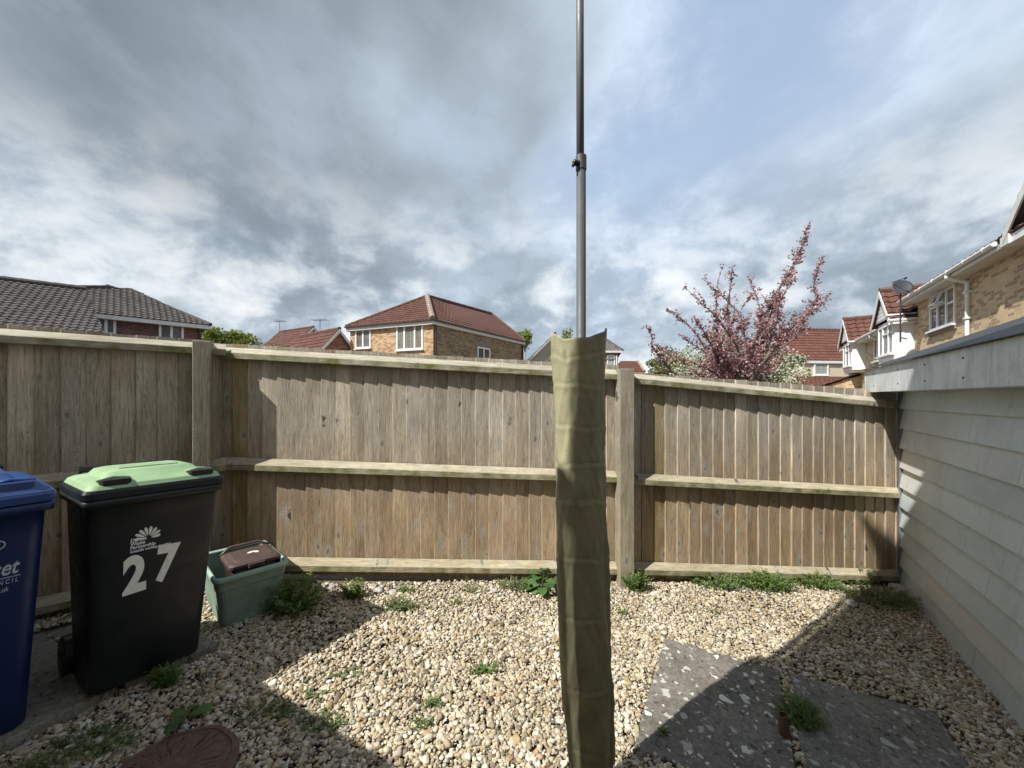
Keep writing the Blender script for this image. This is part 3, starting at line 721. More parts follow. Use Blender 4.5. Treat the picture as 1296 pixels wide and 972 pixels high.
def fan_logo(parent, mtx, size, mat, name='emblem'):
    m = MB()
    for i, a in enumerate(np.linspace(math.radians(168), math.radians(2), 8)):
        d = V((math.cos(a), math.sin(a), 0)); n = V((-d.y, d.x, 0)); L0, L1 = 0.16 * size, size * (0.62 if 0 < i < 7 else .56)
        prof = [(0, .012), (.35, .05), (.7, .075), (.9, .06), (1.0, .02)]
        up_ = [d * (L0 + (L1 - L0) * t) + n * (w_ * size + 0.05 * size * t * t) for t, w_ in prof]; lo = [d * (L0 + (L1 - L0) * t) + n * (-w_ * size + 0.05 * size * t * t) for t, w_ in prof]
        ring = up_ + lo[::-1]
        m.loft([[p for p in ring[::-1]], [p + V((0, 0, 0.0008)) for p in ring[::-1]]], True, True)
    o = m.build(name, mat, parent, recalc=True); o.matrix_local = mtx; return o

def make_bin(loc, rz, sc_, bodym, lidm, rimm, label, group):
    root = empty('wheelie_bin', label, 'wheelie bin', loc, rz, group); root.scale = (sc_,) * 3
    W, D, H = 0.594, 0.62, 0.985          # lid lip outer size; lip top at H
    # body, tapered
    def lev(z):
        t = z / 0.9; hw = 0.228 + 0.042 * t; f = 0.105 - 0.075 * t; b = 0.53 + 0.06 * t
        return W / 2 - hw, W / 2 + hw, f, b
    m = MB(); rings = []
    for z, r, ins in ((0.0, 0.05, 0.012), (0.012, 0.055, 0.0), (0.25, 0.055, 0), (0.5, 0.05, 0), (0.80, 0.045, 0), (0.895, 0.04, 0)):
        x0, x1, y0, y1_ = lev(z); rings.append(rrect(x0 + ins, x1 - ins, y0 + ins, y1_ - ins, z, r))
    x0, x1, y0, y1_ = lev(0.9)
    rings += [rrect(x0 - .012, x1 + .012, y0 - .012, y1_ + .012, 0.90, .045), rrect(0.006, W - .006, 0.006, y1_ + .02, 0.905, .035), rrect(0.004, W - .004, 0.004, y1_ + .022, 0.937, .035), rrect(0.02, W - .02, 0.02, y1_ + .0, 0.94, .03)]
    m.loft(rings); body = m.build('body', bodym, root, smooth=True, recalc=True)
    # wheels and axle at the back
    for sx in (0.055, W - 0.055):
        mw = MB(); mw.tube([(sx - .025, 0.56, .1), (sx + .025, 0.56, .1)], 0.1, 20); wh = mw.build('wheel', M['knob'], root, bevel=0.008)
    # lid: skirt then domed panel
    m = MB(); yb = 0.60
    m.loft([rrect(0.0, W, 0.0, yb, 0.944, .04), rrect(0.0, W, 0.0, yb, 0.972, .04), rrect(0.006, W - .006, 0.006, yb, 0.985, .04), rrect(.02, W - .02, .02, yb, .985, .04)], False, False)
    m.loft([rrect(0.004, W - .004, 0.004, yb, 0.944, .04)], False, True) if False else None
    m.build('lid_rim', rimm, root, smooth=False, bevel=0.003, recalc=True)
    m = MB()
    R_ = [rrect(.012, W - .012, .012, yb, .980, .04), rrect(.025, W - .025, .03, yb - .005, 1.003, .045), rrect(.045, W - .045, .06, yb - .02, 1.014, .045)]
    R_ += [rrect(.09, W - .09, .13, yb - .06, 1.022, .05), rrect(.11, W - .11, .17, yb - .09, 1.048, .04), rrect(.14, W - .14, .20, yb - .12, 1.055, .03)]
    m.loft(R_, True, True); lid = m.build('lid', lidm, root, smooth=True, recalc=True)
    for me_ in (lid,):
        md = me_.modifiers.new('edge', 'EDGE_SPLIT'); md.split_angle = math.radians(28)
    m = MB(); m.box((.17, .25, 1.0545), (W - .34, 0, 0), (0, .18, 0), (0, 0, .006)); m.build('raised_panel', lidm, lid, bevel=.003)
    # hand grips at the front corners: raised blocks, dark colour painting the pocket's shade, lip above
    for sx in (0.06, W - .06 - .115):
        m = MB(); m.loft([rrect(sx, sx + .125, .024, .095, .9905, .022), rrect(sx + .004, sx + .121, .034, .092, 1.026, .020)], True, True)
        g = m.build('grip_shade_block', M['hole_shade'] if lidm is M['lid_green'] else M['bin_blue'], lid, smooth=False, recalc=True)
        m = MB(); m.tube([(sx + .0, .094, 1.020), (sx + .062, .100, 1.032), (sx + .125, .094, 1.020)], .009, 8); m.build('grip_lip', lidm, lid, smooth=True)
    # rear handle bar
    m = MB(); m.tube([(.09, .66, .985), (.09, .66, 1.03), (W - .09, .66, 1.03), (W - .09, .66, .985)], .016, 10)
    for xx in (.09, W / 2 - .09, W / 2 + .09, W - .09): m.tube([(xx - .006, .66, 1.03), (xx + .006, .66, 1.03)], .021, 12)
    for xx in (.09, W - .09): m.box((xx - .018, .57, .93), (.036, 0, 0), (0, .10, 0), (0, 0, .055))
    m.build('handle', M['knob'], root, smooth=False, recalc=True)
    # frame of the front panel for print: origin at given x,z on the tapered front
    def fm(x, z, roll=0.0):
        y = 0.105 - 0.075 * z / 0.9 - 0.0012; tilt = math.atan2(0.075, 0.9)
        return Matrix.Translation((x, y, z)) @ Matrix.Rotation(PI / 2 + tilt, 4, 'X') @ Matrix.Rotation(roll, 4, 'Z')
    return root, body, fm

f_ang = math.radians(58.5)
gloc = V((-1.94, 1.70, PADZ + .018))
b1, body1, fm = make_bin(gloc, f_ang, 1.0, M['bin_black'], M['lid_green'], M['bin_black'],
    'black wheelie bin with a pale green lid and the white number 27', 'wheelie bins by the left fence')
b1.rotation_euler = (0.0, math.radians(1.6), f_ang); b1.scale = (.94, .76, 1.0)
def numeral(ch, x, z, roll, size):
    o = text(ch, size, M['sticker'], body1, fm(x, z, roll) @ Matrix.Scale(.72, 4, (1, 0, 0)), 'house_number', offset=0.011, extrude=0.0008); return o
numeral('2', 0.168, 0.460, 0.03, 0.245); numeral('7', 0.290, 0.482, -0.05, 0.245)
LX = 0.186
for body_, z_, s_ in (('Dorset', .7075, .0235), ('Waste', .6895, .0235), ('Partnership', .6715, .0235), ('Councils working together', .655, .0165)):
    text(body_, s_, M['sticker'], body1, fm(LX, z_, 0.0) @ Matrix.Scale(.93, 4, (1, 0, 0)), 'logo_lettering', offset=0.0006)
fan_logo(body1, fm(0.253, 0.712), 0.094, M['sticker'])

b_ang = math.radians(58)
bdir = V((math.cos(b_ang), math.sin(b_ang), 0))
bfr = V((-1.985, 1.685, PADZ)); bloc = bfr - bdir * 0.594 * 1.045
b2, body2, fm2 = make_bin(bloc, b_ang, 1.045, M['bin_blue'], M['lid_blue'], M['lid_blue'],
    'blue wheelie bin with a blue lid, cut off at the left edge', 'wheelie bins by the left fence')
SX = Matrix.Scale(.62, 4, (1, 0, 0))
text('Dorset', 0.085, M['print_blue'], body2, fm2(0.492, 0.665, 0.0) @ SX, 'logo_lettering', offset=0.0012, shear=0.3, align='RIGHT')
text('C O U N C I L', 0.026, M['print_blue'], body2, fm2(0.494, 0.628, 0.0) @ SX, 'logo_lettering', shear=0.15, align='RIGHT')
text('dorset.gov.uk', 0.028, M['print_blue'], body2, fm2(0.470, 0.598, 0.0) @ SX, 'logo_lettering', shear=0.2, align='RIGHT')
m = MB(); m.box((0.30, 0, 0), (0.20, 0, 0), (0, .003, 0), (0, 0, .0006)); o = m.build('logo_line', M['print_blue'], body2); o.matrix_local = fm2(0.0, 0.652)
m = MB(); m.tube([V((.016 * math.cos(a), .016 * math.sin(a), 0)) for a in np.linspace(0, 2 * PI, 17)], .002, 5); o = m.build('embossed_ring', M['print_blue'], body2); o.matrix_local = fm2(0.445, 0.79)

# ------------------------------------------------------------------ recycling box and food caddy
bx0 = G(287, 795); bz = bx0.z
bu = V((0.68, 0.73, 0)).normalized(); bd = V((-bu.y, bu.x, 0))
box_rz = math.atan2(bu.y, bu.x)
rb = empty('recycling_box', 'faded green open recycling box standing on the gravel by the fence', 'recycling box', V((bx0.x, bx0.y, bz)) - bu * 0.03, box_rz)
m = MB()
W, D, H = 0.345, 0.50, 0.335; ov = 0.030
def bl_(z, ins): t = z / H; return rrect(-ov * t + ins, W - ov + ov * t * 1 - ins + 0.02, -ov * t + ins, D + ov * t - ins, z, 0.04)
rings = [bl_(0, 0), bl_(.10, 0), bl_(.245, 0), bl_(.25, -.006), bl_(H - .012, -.006), bl_(H - .012, .006)]
inner = [bl_(H - .012, .006), bl_(.2, .006), bl_(.012, .01)]
m.loft(rings[:5], True, False)
m.loft([r[::-1] for r in inner], False, True)
m.build('tub', M['box_green'], rb, smooth=False, bevel=0.0, recalc=False)
m = MB(); rr = bl_(H - .006, 0.0)
prof = [(-.024, -.016), (-.026, .0), (-.018, .010), (0.0, .011), (.010, .004), (.010, -.006)]
c0 = sum(rr, V((0, 0, 0))) / len(rr)
rings = []
for dx, dz in prof: rings.append([V((p.x, p.y, H - .006 + dz)) - V(((c0 - p).normalized().x, (c0 - p).normalized().y, 0)) * (-dx) for p in rr])
rings.append(rings[0]); m.loft(rings, False, False); m.build('rim', M['box_rim'], rb, smooth=True, recalc=True)

cad = empty('food_caddy', 'small dark brown food waste caddy with lid, sitting inside the green box', 'food caddy',
            V((bx0.x, bx0.y, bz)) + bu * 0.03 + bd * 0.075 + V((0, 0, 0.125)), box_rz + 0.0)
m = MB(); cw, cd_, ch = 0.30, 0.30, 0.225
m.loft([rrect(.03, cw - .03, .03, cd_ - .03, 0, .03), rrect(.012, cw - .012, .012, cd_ - .012, ch - .01, .03)]); m.build('caddy_body', M['caddy_dark'], cad, smooth=True)
m = MB(); m.loft([rrect(-.004, cw + .004, -.004, cd_ + .004, ch - .022, .035), rrect(-.004, cw + .004, -.004, cd_ + .004, ch - .002, .035), rrect(.008, cw - .008, .008, cd_ - .008, ch + .008, .035), rrect(.03, cw - .03, .03, cd_ - .05, ch + .014, .03), rrect(.04, cw - .04, .04, cd_ - .06, ch + .020, .025)])
cl = m.build('lid', M['caddy'], cad, recalc=True, bevel=0.003)
m = MB(); m.loft([rrect(cw / 2 - .05, cw / 2 + .05, -.018, .02, ch - .03, .015), rrect(cw / 2 - .05, cw / 2 + .05, -.018, .02, ch - .006, .015)]); m.build('latch', M['caddy'], cad, recalc=True)
m = MB(); m.tube([(.0, cd_ - .02, ch), (.04, cd_ + .01, ch + .022), (.06, cd_ + .02, ch + .034), (cw - .06, cd_ + .02, ch + .034), (cw - .04, cd_ + .01, ch + .022), (cw, cd_ - .02, ch)], .011, 8)
m.tube([(.06, cd_ + .012, ch + .016), (cw - .06, cd_ + .012, ch + .016)], .006, 6); m.build('handle', M['caddy'], cad, smooth=True)
fan_logo(cl, Matrix.Translation((cw / 2 + .01, cd_ / 2 - .02, ch + .0207)) @ Matrix.Rotation(-.3, 4, 'Z'), 0.062, M['sticker'])

# ------------------------------------------------------------------ covered pole
def make_pole():
    Y0 = 1.5; x0 = (735.5 - CX) / F * Y0; zg = gz(x0, Y0)
    root = empty('washing_line_pole', 'tall grey telescopic pole rising above the fence out of the olive cover', 'pole', (x0, Y0, zg))
    zj = Zat(200, Y0) - zg
    m = MB(); m.tube([(0, 0, -0.1), (0, 0, zj)], 0.0185, 20); m.build('lower_tube', M['pole'], root, smooth=True)
    m = MB(); m.tube([(-.003, 0, zj - .2), (-.006, 0, zj + 1.3)], 0.0148, 20); m.build('upper_tube', M['pole2'], root, smooth=True)
    m = MB(); m.tube([(0, 0, zj - .05), (0, 0, zj - .048), (0, 0, zj + .006), (0, 0, zj + .008)], [.0190, .0208, .0208, .018], 20); m.build('collar', M['pole'], root)
    m = MB(); m.tube([(-.012, -.012, zj - .028), (-.03, -.02, zj - .030), (-.036, -.022, zj - .031)], [.010, .012, .006], 10); m.tube([(-.030, -.02, zj - .030), (-.036, -.022, zj - .046)], [.007, .005], 8); m.build('clamp_knob', M['knob'], root, smooth=True)
    m = MB(); m.tube([(-.006, 0, zj + 1.3), (-.006, 0, zj + 1.32)], [.0165, .012], 16); m.build('end_cap', M['knob'], root)
    # cover
    prof = [(1016, 726, 769), (972, 722, 774), (940, 719, 776), (905, 716, 775.5), (860, 712, 774), (810, 709.5, 771), (770, 708, 768.5), (720, 706, 766), (660, 704.5, 764.5), (600, 703.5, 763.5), (545, 703, 763), (500, 702, 764), (470, 701, 765.5), (445, 700, 767), (430, 700, 768)]
    N = 72
    cv = empty('fabric_cover', 'olive green fabric cover creased by folding, hanging round the pole with two pointed top corners', 'fabric cover', (x0, Y0, zg))
    rings = []; rows = 230
    ys = np.linspace(1016, 430, rows)
    pa = np.array(prof)[::-1]
    creases = [452, 487, 538, 585, 630, 700, 775, 860, 940]
    seamang = math.radians(-38)
    for y in ys:
        xl = np.interp(y, pa[:, 0], pa[:, 1]); xr = np.interp(y, pa[:, 0], pa[:, 2])
        cx = ((xl + xr) / 2 - CX) / F * Y0; hw = (xr - xl) / 2 / F * Y0; z = Zat(y, Y0)
        dep = hw * (0.62 + 0.10 * math.sin(y * 0.011))
        ring = []
        for k in range(N):
            a = 2 * PI * k / N
            ca, sa = math.cos(a), math.sin(a)
            ex = 0.78
            px_ = math.copysign(abs(ca) ** ex, ca) * hw; py_ = math.copysign(abs(sa) ** 0.85, sa) * dep
            wv = 0.0035 * math.sin(3 * a + y * 0.013) + 0.0022 * math.sin(7 * a - y * 0.03) + 0.0025 * math.sin(a * 5 + y * 0.055 + math.sin(y * .021) * 2)
            for c in creases:
                cc = c + 2.2 * math.sin(a * 2 + c) + 1.0 * math.sin(a * 5 + c * 2)
                wv += -0.0024 * math.exp(-((y - cc) / 1.5) ** 2) + 0.0017 * math.exp(-((y - cc - 4.5) / 3.2) ** 2)
            # long fold down the right front
            fa = math.radians(-28 - 0.012 * (y - 600)) % (2 * PI)
            da = (a - fa + PI) % (2 * PI) - PI
            if y > 520: wv += (-0.011 * math.exp(-(da / 0.10) ** 2) + 0.006 * math.exp(-((da - .22) / 0.16) ** 2)) * min(1, (y - 520) / 150)
            for fo_, am in ((-1.95, .0030), (-1.30, -.0028), (-2.55, .0026)):
                dv = a - (fo_ % (2 * PI)) - 0.05 * math.sin(y * .02 + fo_); wv += am * math.exp(-(dv / .045) ** 2)
            wv += 0.0016 * math.sin(a * 11 + y * 0.11) * math.sin(y * .037 + a * 3) + 0.0012 * math.sin(a * 17 - y * .19)
            # diagonal drag line near the top
            ta = math.radians(-52 - 0.42 * (y - 480)) % (2 * PI); db = (a - ta + PI) % (2 * PI) - PI
            if 440 < y < 530: wv += 0.005 * math.exp(-(db / 0.09) ** 2) * math.sin((y - 440) / 90 * PI)
            n_ = V((ca, sa, 0)); zz = z
            if y < 520:
                f_ = ((520 - y) / 90.0)
                xr_ = px_ / hw
                ear = 0.043 * max(0.0, (xr_ - .22) / .78) ** 1.15 + 0.020 * max(0.0, (-xr_ - .62) / .38) ** 1.1
                zz += ear * f_ ** 2.2 + 0.003 * math.sin(a * 4 + 1) * f_ ** 3
                k2 = f_ ** 2 * (0.25 if abs(ca) < .8 else 0.0)
                py_ *= (1 - 0.25 * f_ ** 2)
            ring.append(V((cx + px_ - x0, py_, zz - zg)) + n_ * wv)
        rings.append(ring)
    m = MB(); m.loft(rings, False, False)
    o = m.build('sleeve', M['cover'], cv, smooth=True, recalc=True)
    s_ = o.modifiers.new('thickness', 'SOLIDIFY'); s_.thickness = 0.0018
make_pole()

# ------------------------------------------------------------------ small ground objects
lg = empty('stepping_stone', 'round brown log-effect stepping stone lying in the gravel', 'stepping stone', (LOGC.x, LOGC.y, LOGC.z))
def circ(r, z, n=48, j=0.0): return [V((r * (1 + j * math.sin(5 * a) + j * math.sin(9 * a + 1)) * math.cos(a), r * (1 + j * math.sin(5 * a) + j * math.sin(9 * a + 1)) * math.sin(a), z)) for a in np.linspace(0, 2 * PI, n, endpoint=False)]
m = MB(); m.loft([circ(LOGR, -.03, 48, .012), circ(LOGR + .004, .03, 48, .012), circ(LOGR - .006, .040, 48, .012), circ(LOGR - .022, .040, 48, .012), circ(LOGR - .024, .035, 48, .012), circ(.10, .037, 48, .012), circ(.01, .038, 48)]); m.build('top_disc', M['log'], lg, recalc=True)
# a few fallen chips on it are left to the gravel around
rp_ = G(993, 934)
rp = empty('pipe_stub', 'short rusty pipe stub standing up between the two paving slabs', 'pipe', (rp_.x, rp_.y, rp_.z))
m = MB()
def ring_(r, z): return [V((r * math.cos(a) - .006 * z / .1, r * math.sin(a), z + .004 * math.sin(3 * a) * (z > .1))) for a in np.linspace(0, 2 * PI, 24, endpoint=False)]
m.loft([ring_(.0235, -.05), ring_(.0235, .118), ring_(.019, .118), ring_(.019, .02)], False, True); m.build('pipe_wall', M['rust'], rp, smooth=True, recalc=True)
bpy.data.objects['pipe_wall'].modifiers.new('es', 'EDGE_SPLIT').split_angle = math.radians(40)

def stone(px, py, r, label, flat=0.6):
    p = G(px, py); bm = bmesh.new(); bmesh.ops.create_icosphere(bm, subdivisions=3, radius=1.0)
    k = [V((R.gauss(0, 1), R.gauss(0, 1), R.gauss(0, 1))) for _ in range(4)]
    for v in bm.verts:
        s = 1 + sum(0.09 * math.sin(v.co.dot(q) * 2 + i) for i, q in enumerate(k)); v.co = V((v.co.x * 1.25, v.co.y, v.co.z * flat)) * s * r
    me = bpy.data.meshes.new('stone'); bm.to_mesh(me); bm.free(); me.materials.append(M['stone'])
    me.polygons.foreach_set('use_smooth', [True] * len(me.polygons))
    o = bpy.data.objects.new('stone', me); col.objects.link(o); o.location = (p.x, p.y, p.z + r * .3); o.rotation_euler = (0, 0, R.uniform(0, 6)); tag(o, label, 'stone', 'larger stones in the gravel')
stone(771, 745, 0.034, 'pale rounded stone at the foot of the square fence post')
stone(625, 749, 0.028, 'tan stone at the foot of the fence left of the covered pole', .5)
stone(612, 772, 0.03, 'flat pale stone beside the broad-leaved plant')if False else None
stone(1075, 765, 0.04, 'pale stone among the weeds where the right fence bay meets the shed')
stone(1135, 745, 0.05, 'largest pale stone, tucked against the foot of the shed corner')
stone(417, 745, 0.035, 'brown stone beside the weed clump to the right of the green box')
stone(478, 749, 0.032, 'tan stone under the bottom rail, between two weeds left of centre')
stone(498, 751, 0.028, 'small buff stone under the bottom rail right of the tan one')

# ------------------------------------------------------------------ plants
def leafquad(m, p, d, n, L_, W_):
    d = d.normalized(); s = d.cross(n)
    if s.length < 1e-4: s = d.orthogonal()
    s = s.normalized() * W_ * .5; nn = s.cross(d).normalized()
    m.face([p, p + d * L_ * .45 + s + nn * L_ * .08, p + d * L_ + nn * -.05 * L_, p + d * L_ * .45 - s + nn * L_ * .08])
def rv(): 
    while True:
        v = V((R.uniform(-1, 1), R.uniform(-1, 1), R.uniform(-1, 1)))
        if 0.05 < v.length < 1: return v.normalized()
def weed(px, py, w_, h_, label, n=60, mat='weed', leaf=(.022, .008), name='weed_clump', depth=None):
    k_ = 1.0 if n < 30 else 1.25
    n = int(n * (1.2 if n < 30 else 1.8)); h_ *= k_; w_ *= min(k_, 1.1); leaf = (leaf[0] * k_, leaf[1] * k_)
    base = G(px, py); root = empty(name, label, 'weed', base, 0, 'weeds in the gravel'); m = MB(); st = MB()
    for _ in range(n):
        r = math.sqrt(R.random()); a = R.uniform(0, 2 * PI)
        o = V((r * w_ / 2 * math.cos(a), r * (depth or w_ * .45) / 2 * math.sin(a), 0)); o.z = gz(base.x + o.x, base.y + o.y) - base.z + .004
        hh = h_ * R.uniform(.35, 1.0) * (1 - .45 * r * r); lean = V((o.x * .7 + R.gauss(0, .015), o.y * .7 + R.gauss(0, .015), 0))
        mid = o + lean * .4 + V((0, 0, hh * .6)); top = o + lean + V((0, 0, hh))
        st.tube([o, mid, top], [.0013, .001, .0006], 3, False)
        k = max(5, int(hh / .009))
        for i in range(k):
            t = (i + R.random()) / k; p = o.lerp(mid, t * 2) if t < .5 else mid.lerp(top, t * 2 - 1)
            a2 = R.uniform(0, 2 * PI); d = V((math.cos(a2), math.sin(a2), R.uniform(0.0, .9)))
            leafquad(m, p, d, V((0, 0, 1)), leaf[0] * R.uniform(.6, 1.3), leaf[1] * R.uniform(.7, 1.3))
    if n < 36:
        k0 = len(m.v); m.v += st.v; m.f += [tuple(i + k0 for i in f) for f in st.f]; m.uv += st.uv; m.build('leaves', M[mat], root)
    else: m.build('leaves', M[mat], root); st.build('stems', M[mat], root)
    return root
weed(368, 770, .30, .19, 'largest dark green weed clump, hiding the right foot of the green box', 95, leaf=(.026, .010), depth=.25)
weed(448, 757, .13, .13, 'small upright weed against the fence, next right of the big clump by the box', 34)
weed(503, 772, .17, .07, 'low sprawling weed on the gravel in front of the short weed under the bottom rail', 40, 'weed_dry')
weed(513, 750, .11, .07, 'short weed under the bottom rail just behind the low sprawling one', 22)
weed(600, 750, .16, .12, 'thin dry weed with upright stalks left of the broad-leaved plant', 28, 'weed_dry', (.018, .004))
weed(578, 765, .08, .05, 'tiny tuft in front of the thin dry weed', 12)
weed(655, 746, .20, .08, 'yellow green grassy weed beside the broad-leaved plant', 44, 'weed_dry', (.03, .005))
weed(806, 748, .13, .15, 'upright weed at the right foot of the square fence post', 48)
weed(787, 778, .07, .05, 'tiny tuft in the gravel below the square fence post', 14)
weed(905, 742, .28, .10, 'left third of the bright weed strip along the right fence bay', 80, 'weed', depth=.16)
weed(968, 745, .36, .13, 'middle of the bright weed strip along the right fence bay', 120, 'weed', depth=.16)
weed(1032, 742, .28, .11, 'right third of the bright weed strip along the right fence bay', 80, 'weed', depth=.16)
weed(1112, 762, .40, .11, 'spreading weed patch half in shade by the shed corner', 130, 'weed_dry', (.02, .007), depth=.3)
weed(1097, 738, .16, .15, 'taller spiky weed against the fence near the shed', 26, 'weed', (.05, .009))
weed(1012, 912, .15, .10, 'feathery weed tuft growing beside the rusty pipe stub', 130, 'weed', (.016, .0035), depth=.13)
weed(210, 868, .10, .10, 'shaded grassy weed at the edge of the concrete pad', 34, 'weed', (.03, .005))
weed(620, 852, .13, .04, 'low weed in the middle of the sunlit gravel', 22, 'weed', (.026, .012))
weed(548, 895, .09, .05, 'small weed in sunlit gravel near the shadow edge', 16)
weed(535, 922, .07, .05, 'smallest dark weed beside the shadow edge at the bottom', 12)
weed(440, 856, .14, .025, 'flat scrap of green in the sunlit gravel left of centre', 22, 'weed_dry')
weed(395, 882, .09, .02, 'bright flat seedling on the lit gravel near the bins shadow', 8, 'weed', (.03, .015))
weed(405, 918, .16, .045, 'dark mossy weed patch in the shaded gravel below the seedling', 40, 'weed_dry', (.014, .006))
weed(330, 905, .20, .03, 'wide mossy patch in shaded gravel between the seedling and the stepping stone', 40, 'weed_dry', (.014, .006))
weed(120, 945, .24, .05, 'mossy weeds in shaded gravel left of the stepping stone', 60, 'weed_dry', (.018, .007))
weed(840, 930, .05, .04, 'tiny sprout in gravel at the left edge of the lichened slab', 8)
weed(908, 778, .06, .04, 'tiny seedling in sunlit gravel in front of the right fence bay', 8, 'weed', (.02, .01))
weed(45, 985, .2, .05, 'mossy weeds at the lower left corner beside the concrete pad', 40, 'weed_dry', (.018, .007))

def broad(px, py, n, L_, W_, h, label, spread=.6, name='broad_leaved_weed', round_=False):
    b = G(px, py); root = empty(name, label, 'weed', b, 0, 'weeds in the gravel'); m = MB(); st = MB()
    for i in range(n):
        a = 2 * PI * i / n + R.uniform(-.4, .4); hh = h * R.uniform(.3, 1.0); d = V((math.cos(a), math.sin(a), 0))
        o = d * R.uniform(.0, .02) + V((0, 0, .006)); rad = R.uniform(.3, 1) * spread * L_ * (1.6 if round_ else .2)
        tip = d * rad + V((0, 0, hh)); st.tube([o, (o + tip) * .5 + V((0, 0, .01)), tip], [.002, .0017, .0014], 4)
        ld = (d + V((0, 0, R.uniform(-.2, .35)))).normalized(); s = ld.cross(V((0, 0, 1))).normalized(); nn = s.cross(ld)
        l = L_ * R.uniform(.75, 1.15); wv = [(0, .0), (.15, .55), (.4, 1), (.65, .95), (.85, .6), (1, .05)]
        if round_: wv = [(0, .35), (.1, .85), (.4, 1.0), (.7, .9), (.9, .5), (1, .1)]
        A = [tip + ld * l * t + s * W_ * .5 * w_ + nn * (.02 * L_ - .25 * L_ * t * t) + nn * .10 * W_ * w_ for t, w_ in wv]; B = [tip + ld * l * t - s * W_ * .5 * w_ + nn * (.02 * L_ - .25 * L_ * t * t) + nn * .10 * W_ * w_ for t, w_ in wv]
        C = [tip + ld * l * t + nn * (.02 * L_ - .25 * L_ * t * t) for t, _ in wv]
        bi = len(m.v)
        for j in range(len(wv)): m.v += [tuple(A[j]), tuple(C[j]), tuple(B[j])]
        for j in range(len(wv) - 1):
            q = bi + j * 3; m.f += [(q, q + 1, q + 4, q + 3), (q + 1, q + 2, q + 5, q + 4)]; m.uv += [None, None]
    m.build('leaves', M['dock'], root, smooth=True); st.build('stems', M['dock'], root)
broad(686, 748, 26, .075, .075, .14, 'bright broad round-leaved plant at the fence just left of the covered pole', 1.0, 'broad_leaved_plant', True)
broad(236, 914, 6, .105, .045, .05, 'dandelion-like rosette with long leaves behind the brown stepping stone', .6)

# ------------------------------------------------------------------ houses
def tiled(m, pts, tw=0.3, course=0.33, roll=0.03, lift=0.035, steps=6):
    pts = [V(p) for p in pts]; a = (pts[1] - pts[0]).normalized(); n = a.cross(pts[-1] - pts[0]).normalized(); b = n.cross(a)
    if n.z < 0: n = -n
    ab = [((p - pts[0]).dot(a), (p - pts[0]).dot(b)) for p in pts]; bmax = max(q[1] for q in ab); N_ = len(ab)
    def span(bb):
        xs = []
        for i in range(N_):
            (x1, y1_), (x2, y2_) = ab[i], ab[(i + 1) % N_]
            if (y1_ - bb) * (y2_ - bb) <= 0 and abs(y1_ - y2_) > 1e-9: xs.append(x1 + (x2 - x1) * (bb - y1_) / (y2_ - y1_))
        return (min(xs), max(xs)) if xs else None
    j = 0; bb = 0.0
    while bb < bmax - 0.02:
        b1_ = min(bb + course, bmax); s0 = span(bb + 1e-4); s1_ = span(max(bb, b1_ - 1e-4))
        if not s0 or not s1_: break
        L_ = max(s0[1] - s0[0], 0.01); k = max(2, int(L_ / tw * steps))
        row0, row1, row2 = [], [], []
        for i in range(k + 1):
            t = i / k; x0 = s0[0] + (s0[1] - s0[0]) * t; x1 = s1_[0] + (s1_[1] - s1_[0]) * t
            ph = (x0 / tw) % 1.0; pr = roll * (math.sin(PI * ph / .55) if ph < .55 else -0.15 * math.sin(PI * (ph - .55) / .45))
            x1 = max(s1_[0], min(s1_[1], x0))
            row0.append(pts[0] + a * x0 + b * (bb - .015) + n * 0.0); row1.append(pts[0] + a * x0 + b * (bb - .015) + n * (lift + pr)); row2.append(pts[0] + a * x1 + b * b1_ + n * (0.006 + pr * .9))
        base = len(m.v); m.v += [tuple(p) for p in row0 + row1 + row2]; c = k + 1
        for i in range(k):
            m.f.append((base + i, base + i + 1, base + c + i + 1, base + c + i)); u = (s0[0] + L_ * i / k) / tw + 0.225; m.uv.append([(u, j + .3)] * 4)
            m.f.append((base + c + i, base + c + i + 1, base + 2 * c + i + 1, base + 2 * c + i)); m.uv.append([(math.floor(u) + .5, j + .5)] * 4)
        bb += course; j += 1
    m.anyuv = True
    m.face([p - n * 0.02 for p in pts], [(0.5, 0.5)] * len(pts))
def ridge(parent, p0, p1, mat, r=0.11, name='ridge_tiles'):
    m = MB(); p0, p1 = V(p0), V(p1); L_ = (p1 - p0).length; k = max(1, int(L_ / .45)); d = (p1 - p0) / k
    for i in range(k): m.tube([p0 + d * i, p0 + d * (i + 1.02)], [r, r * .9], 8)
    return m.build(name, mat, parent, smooth=False)
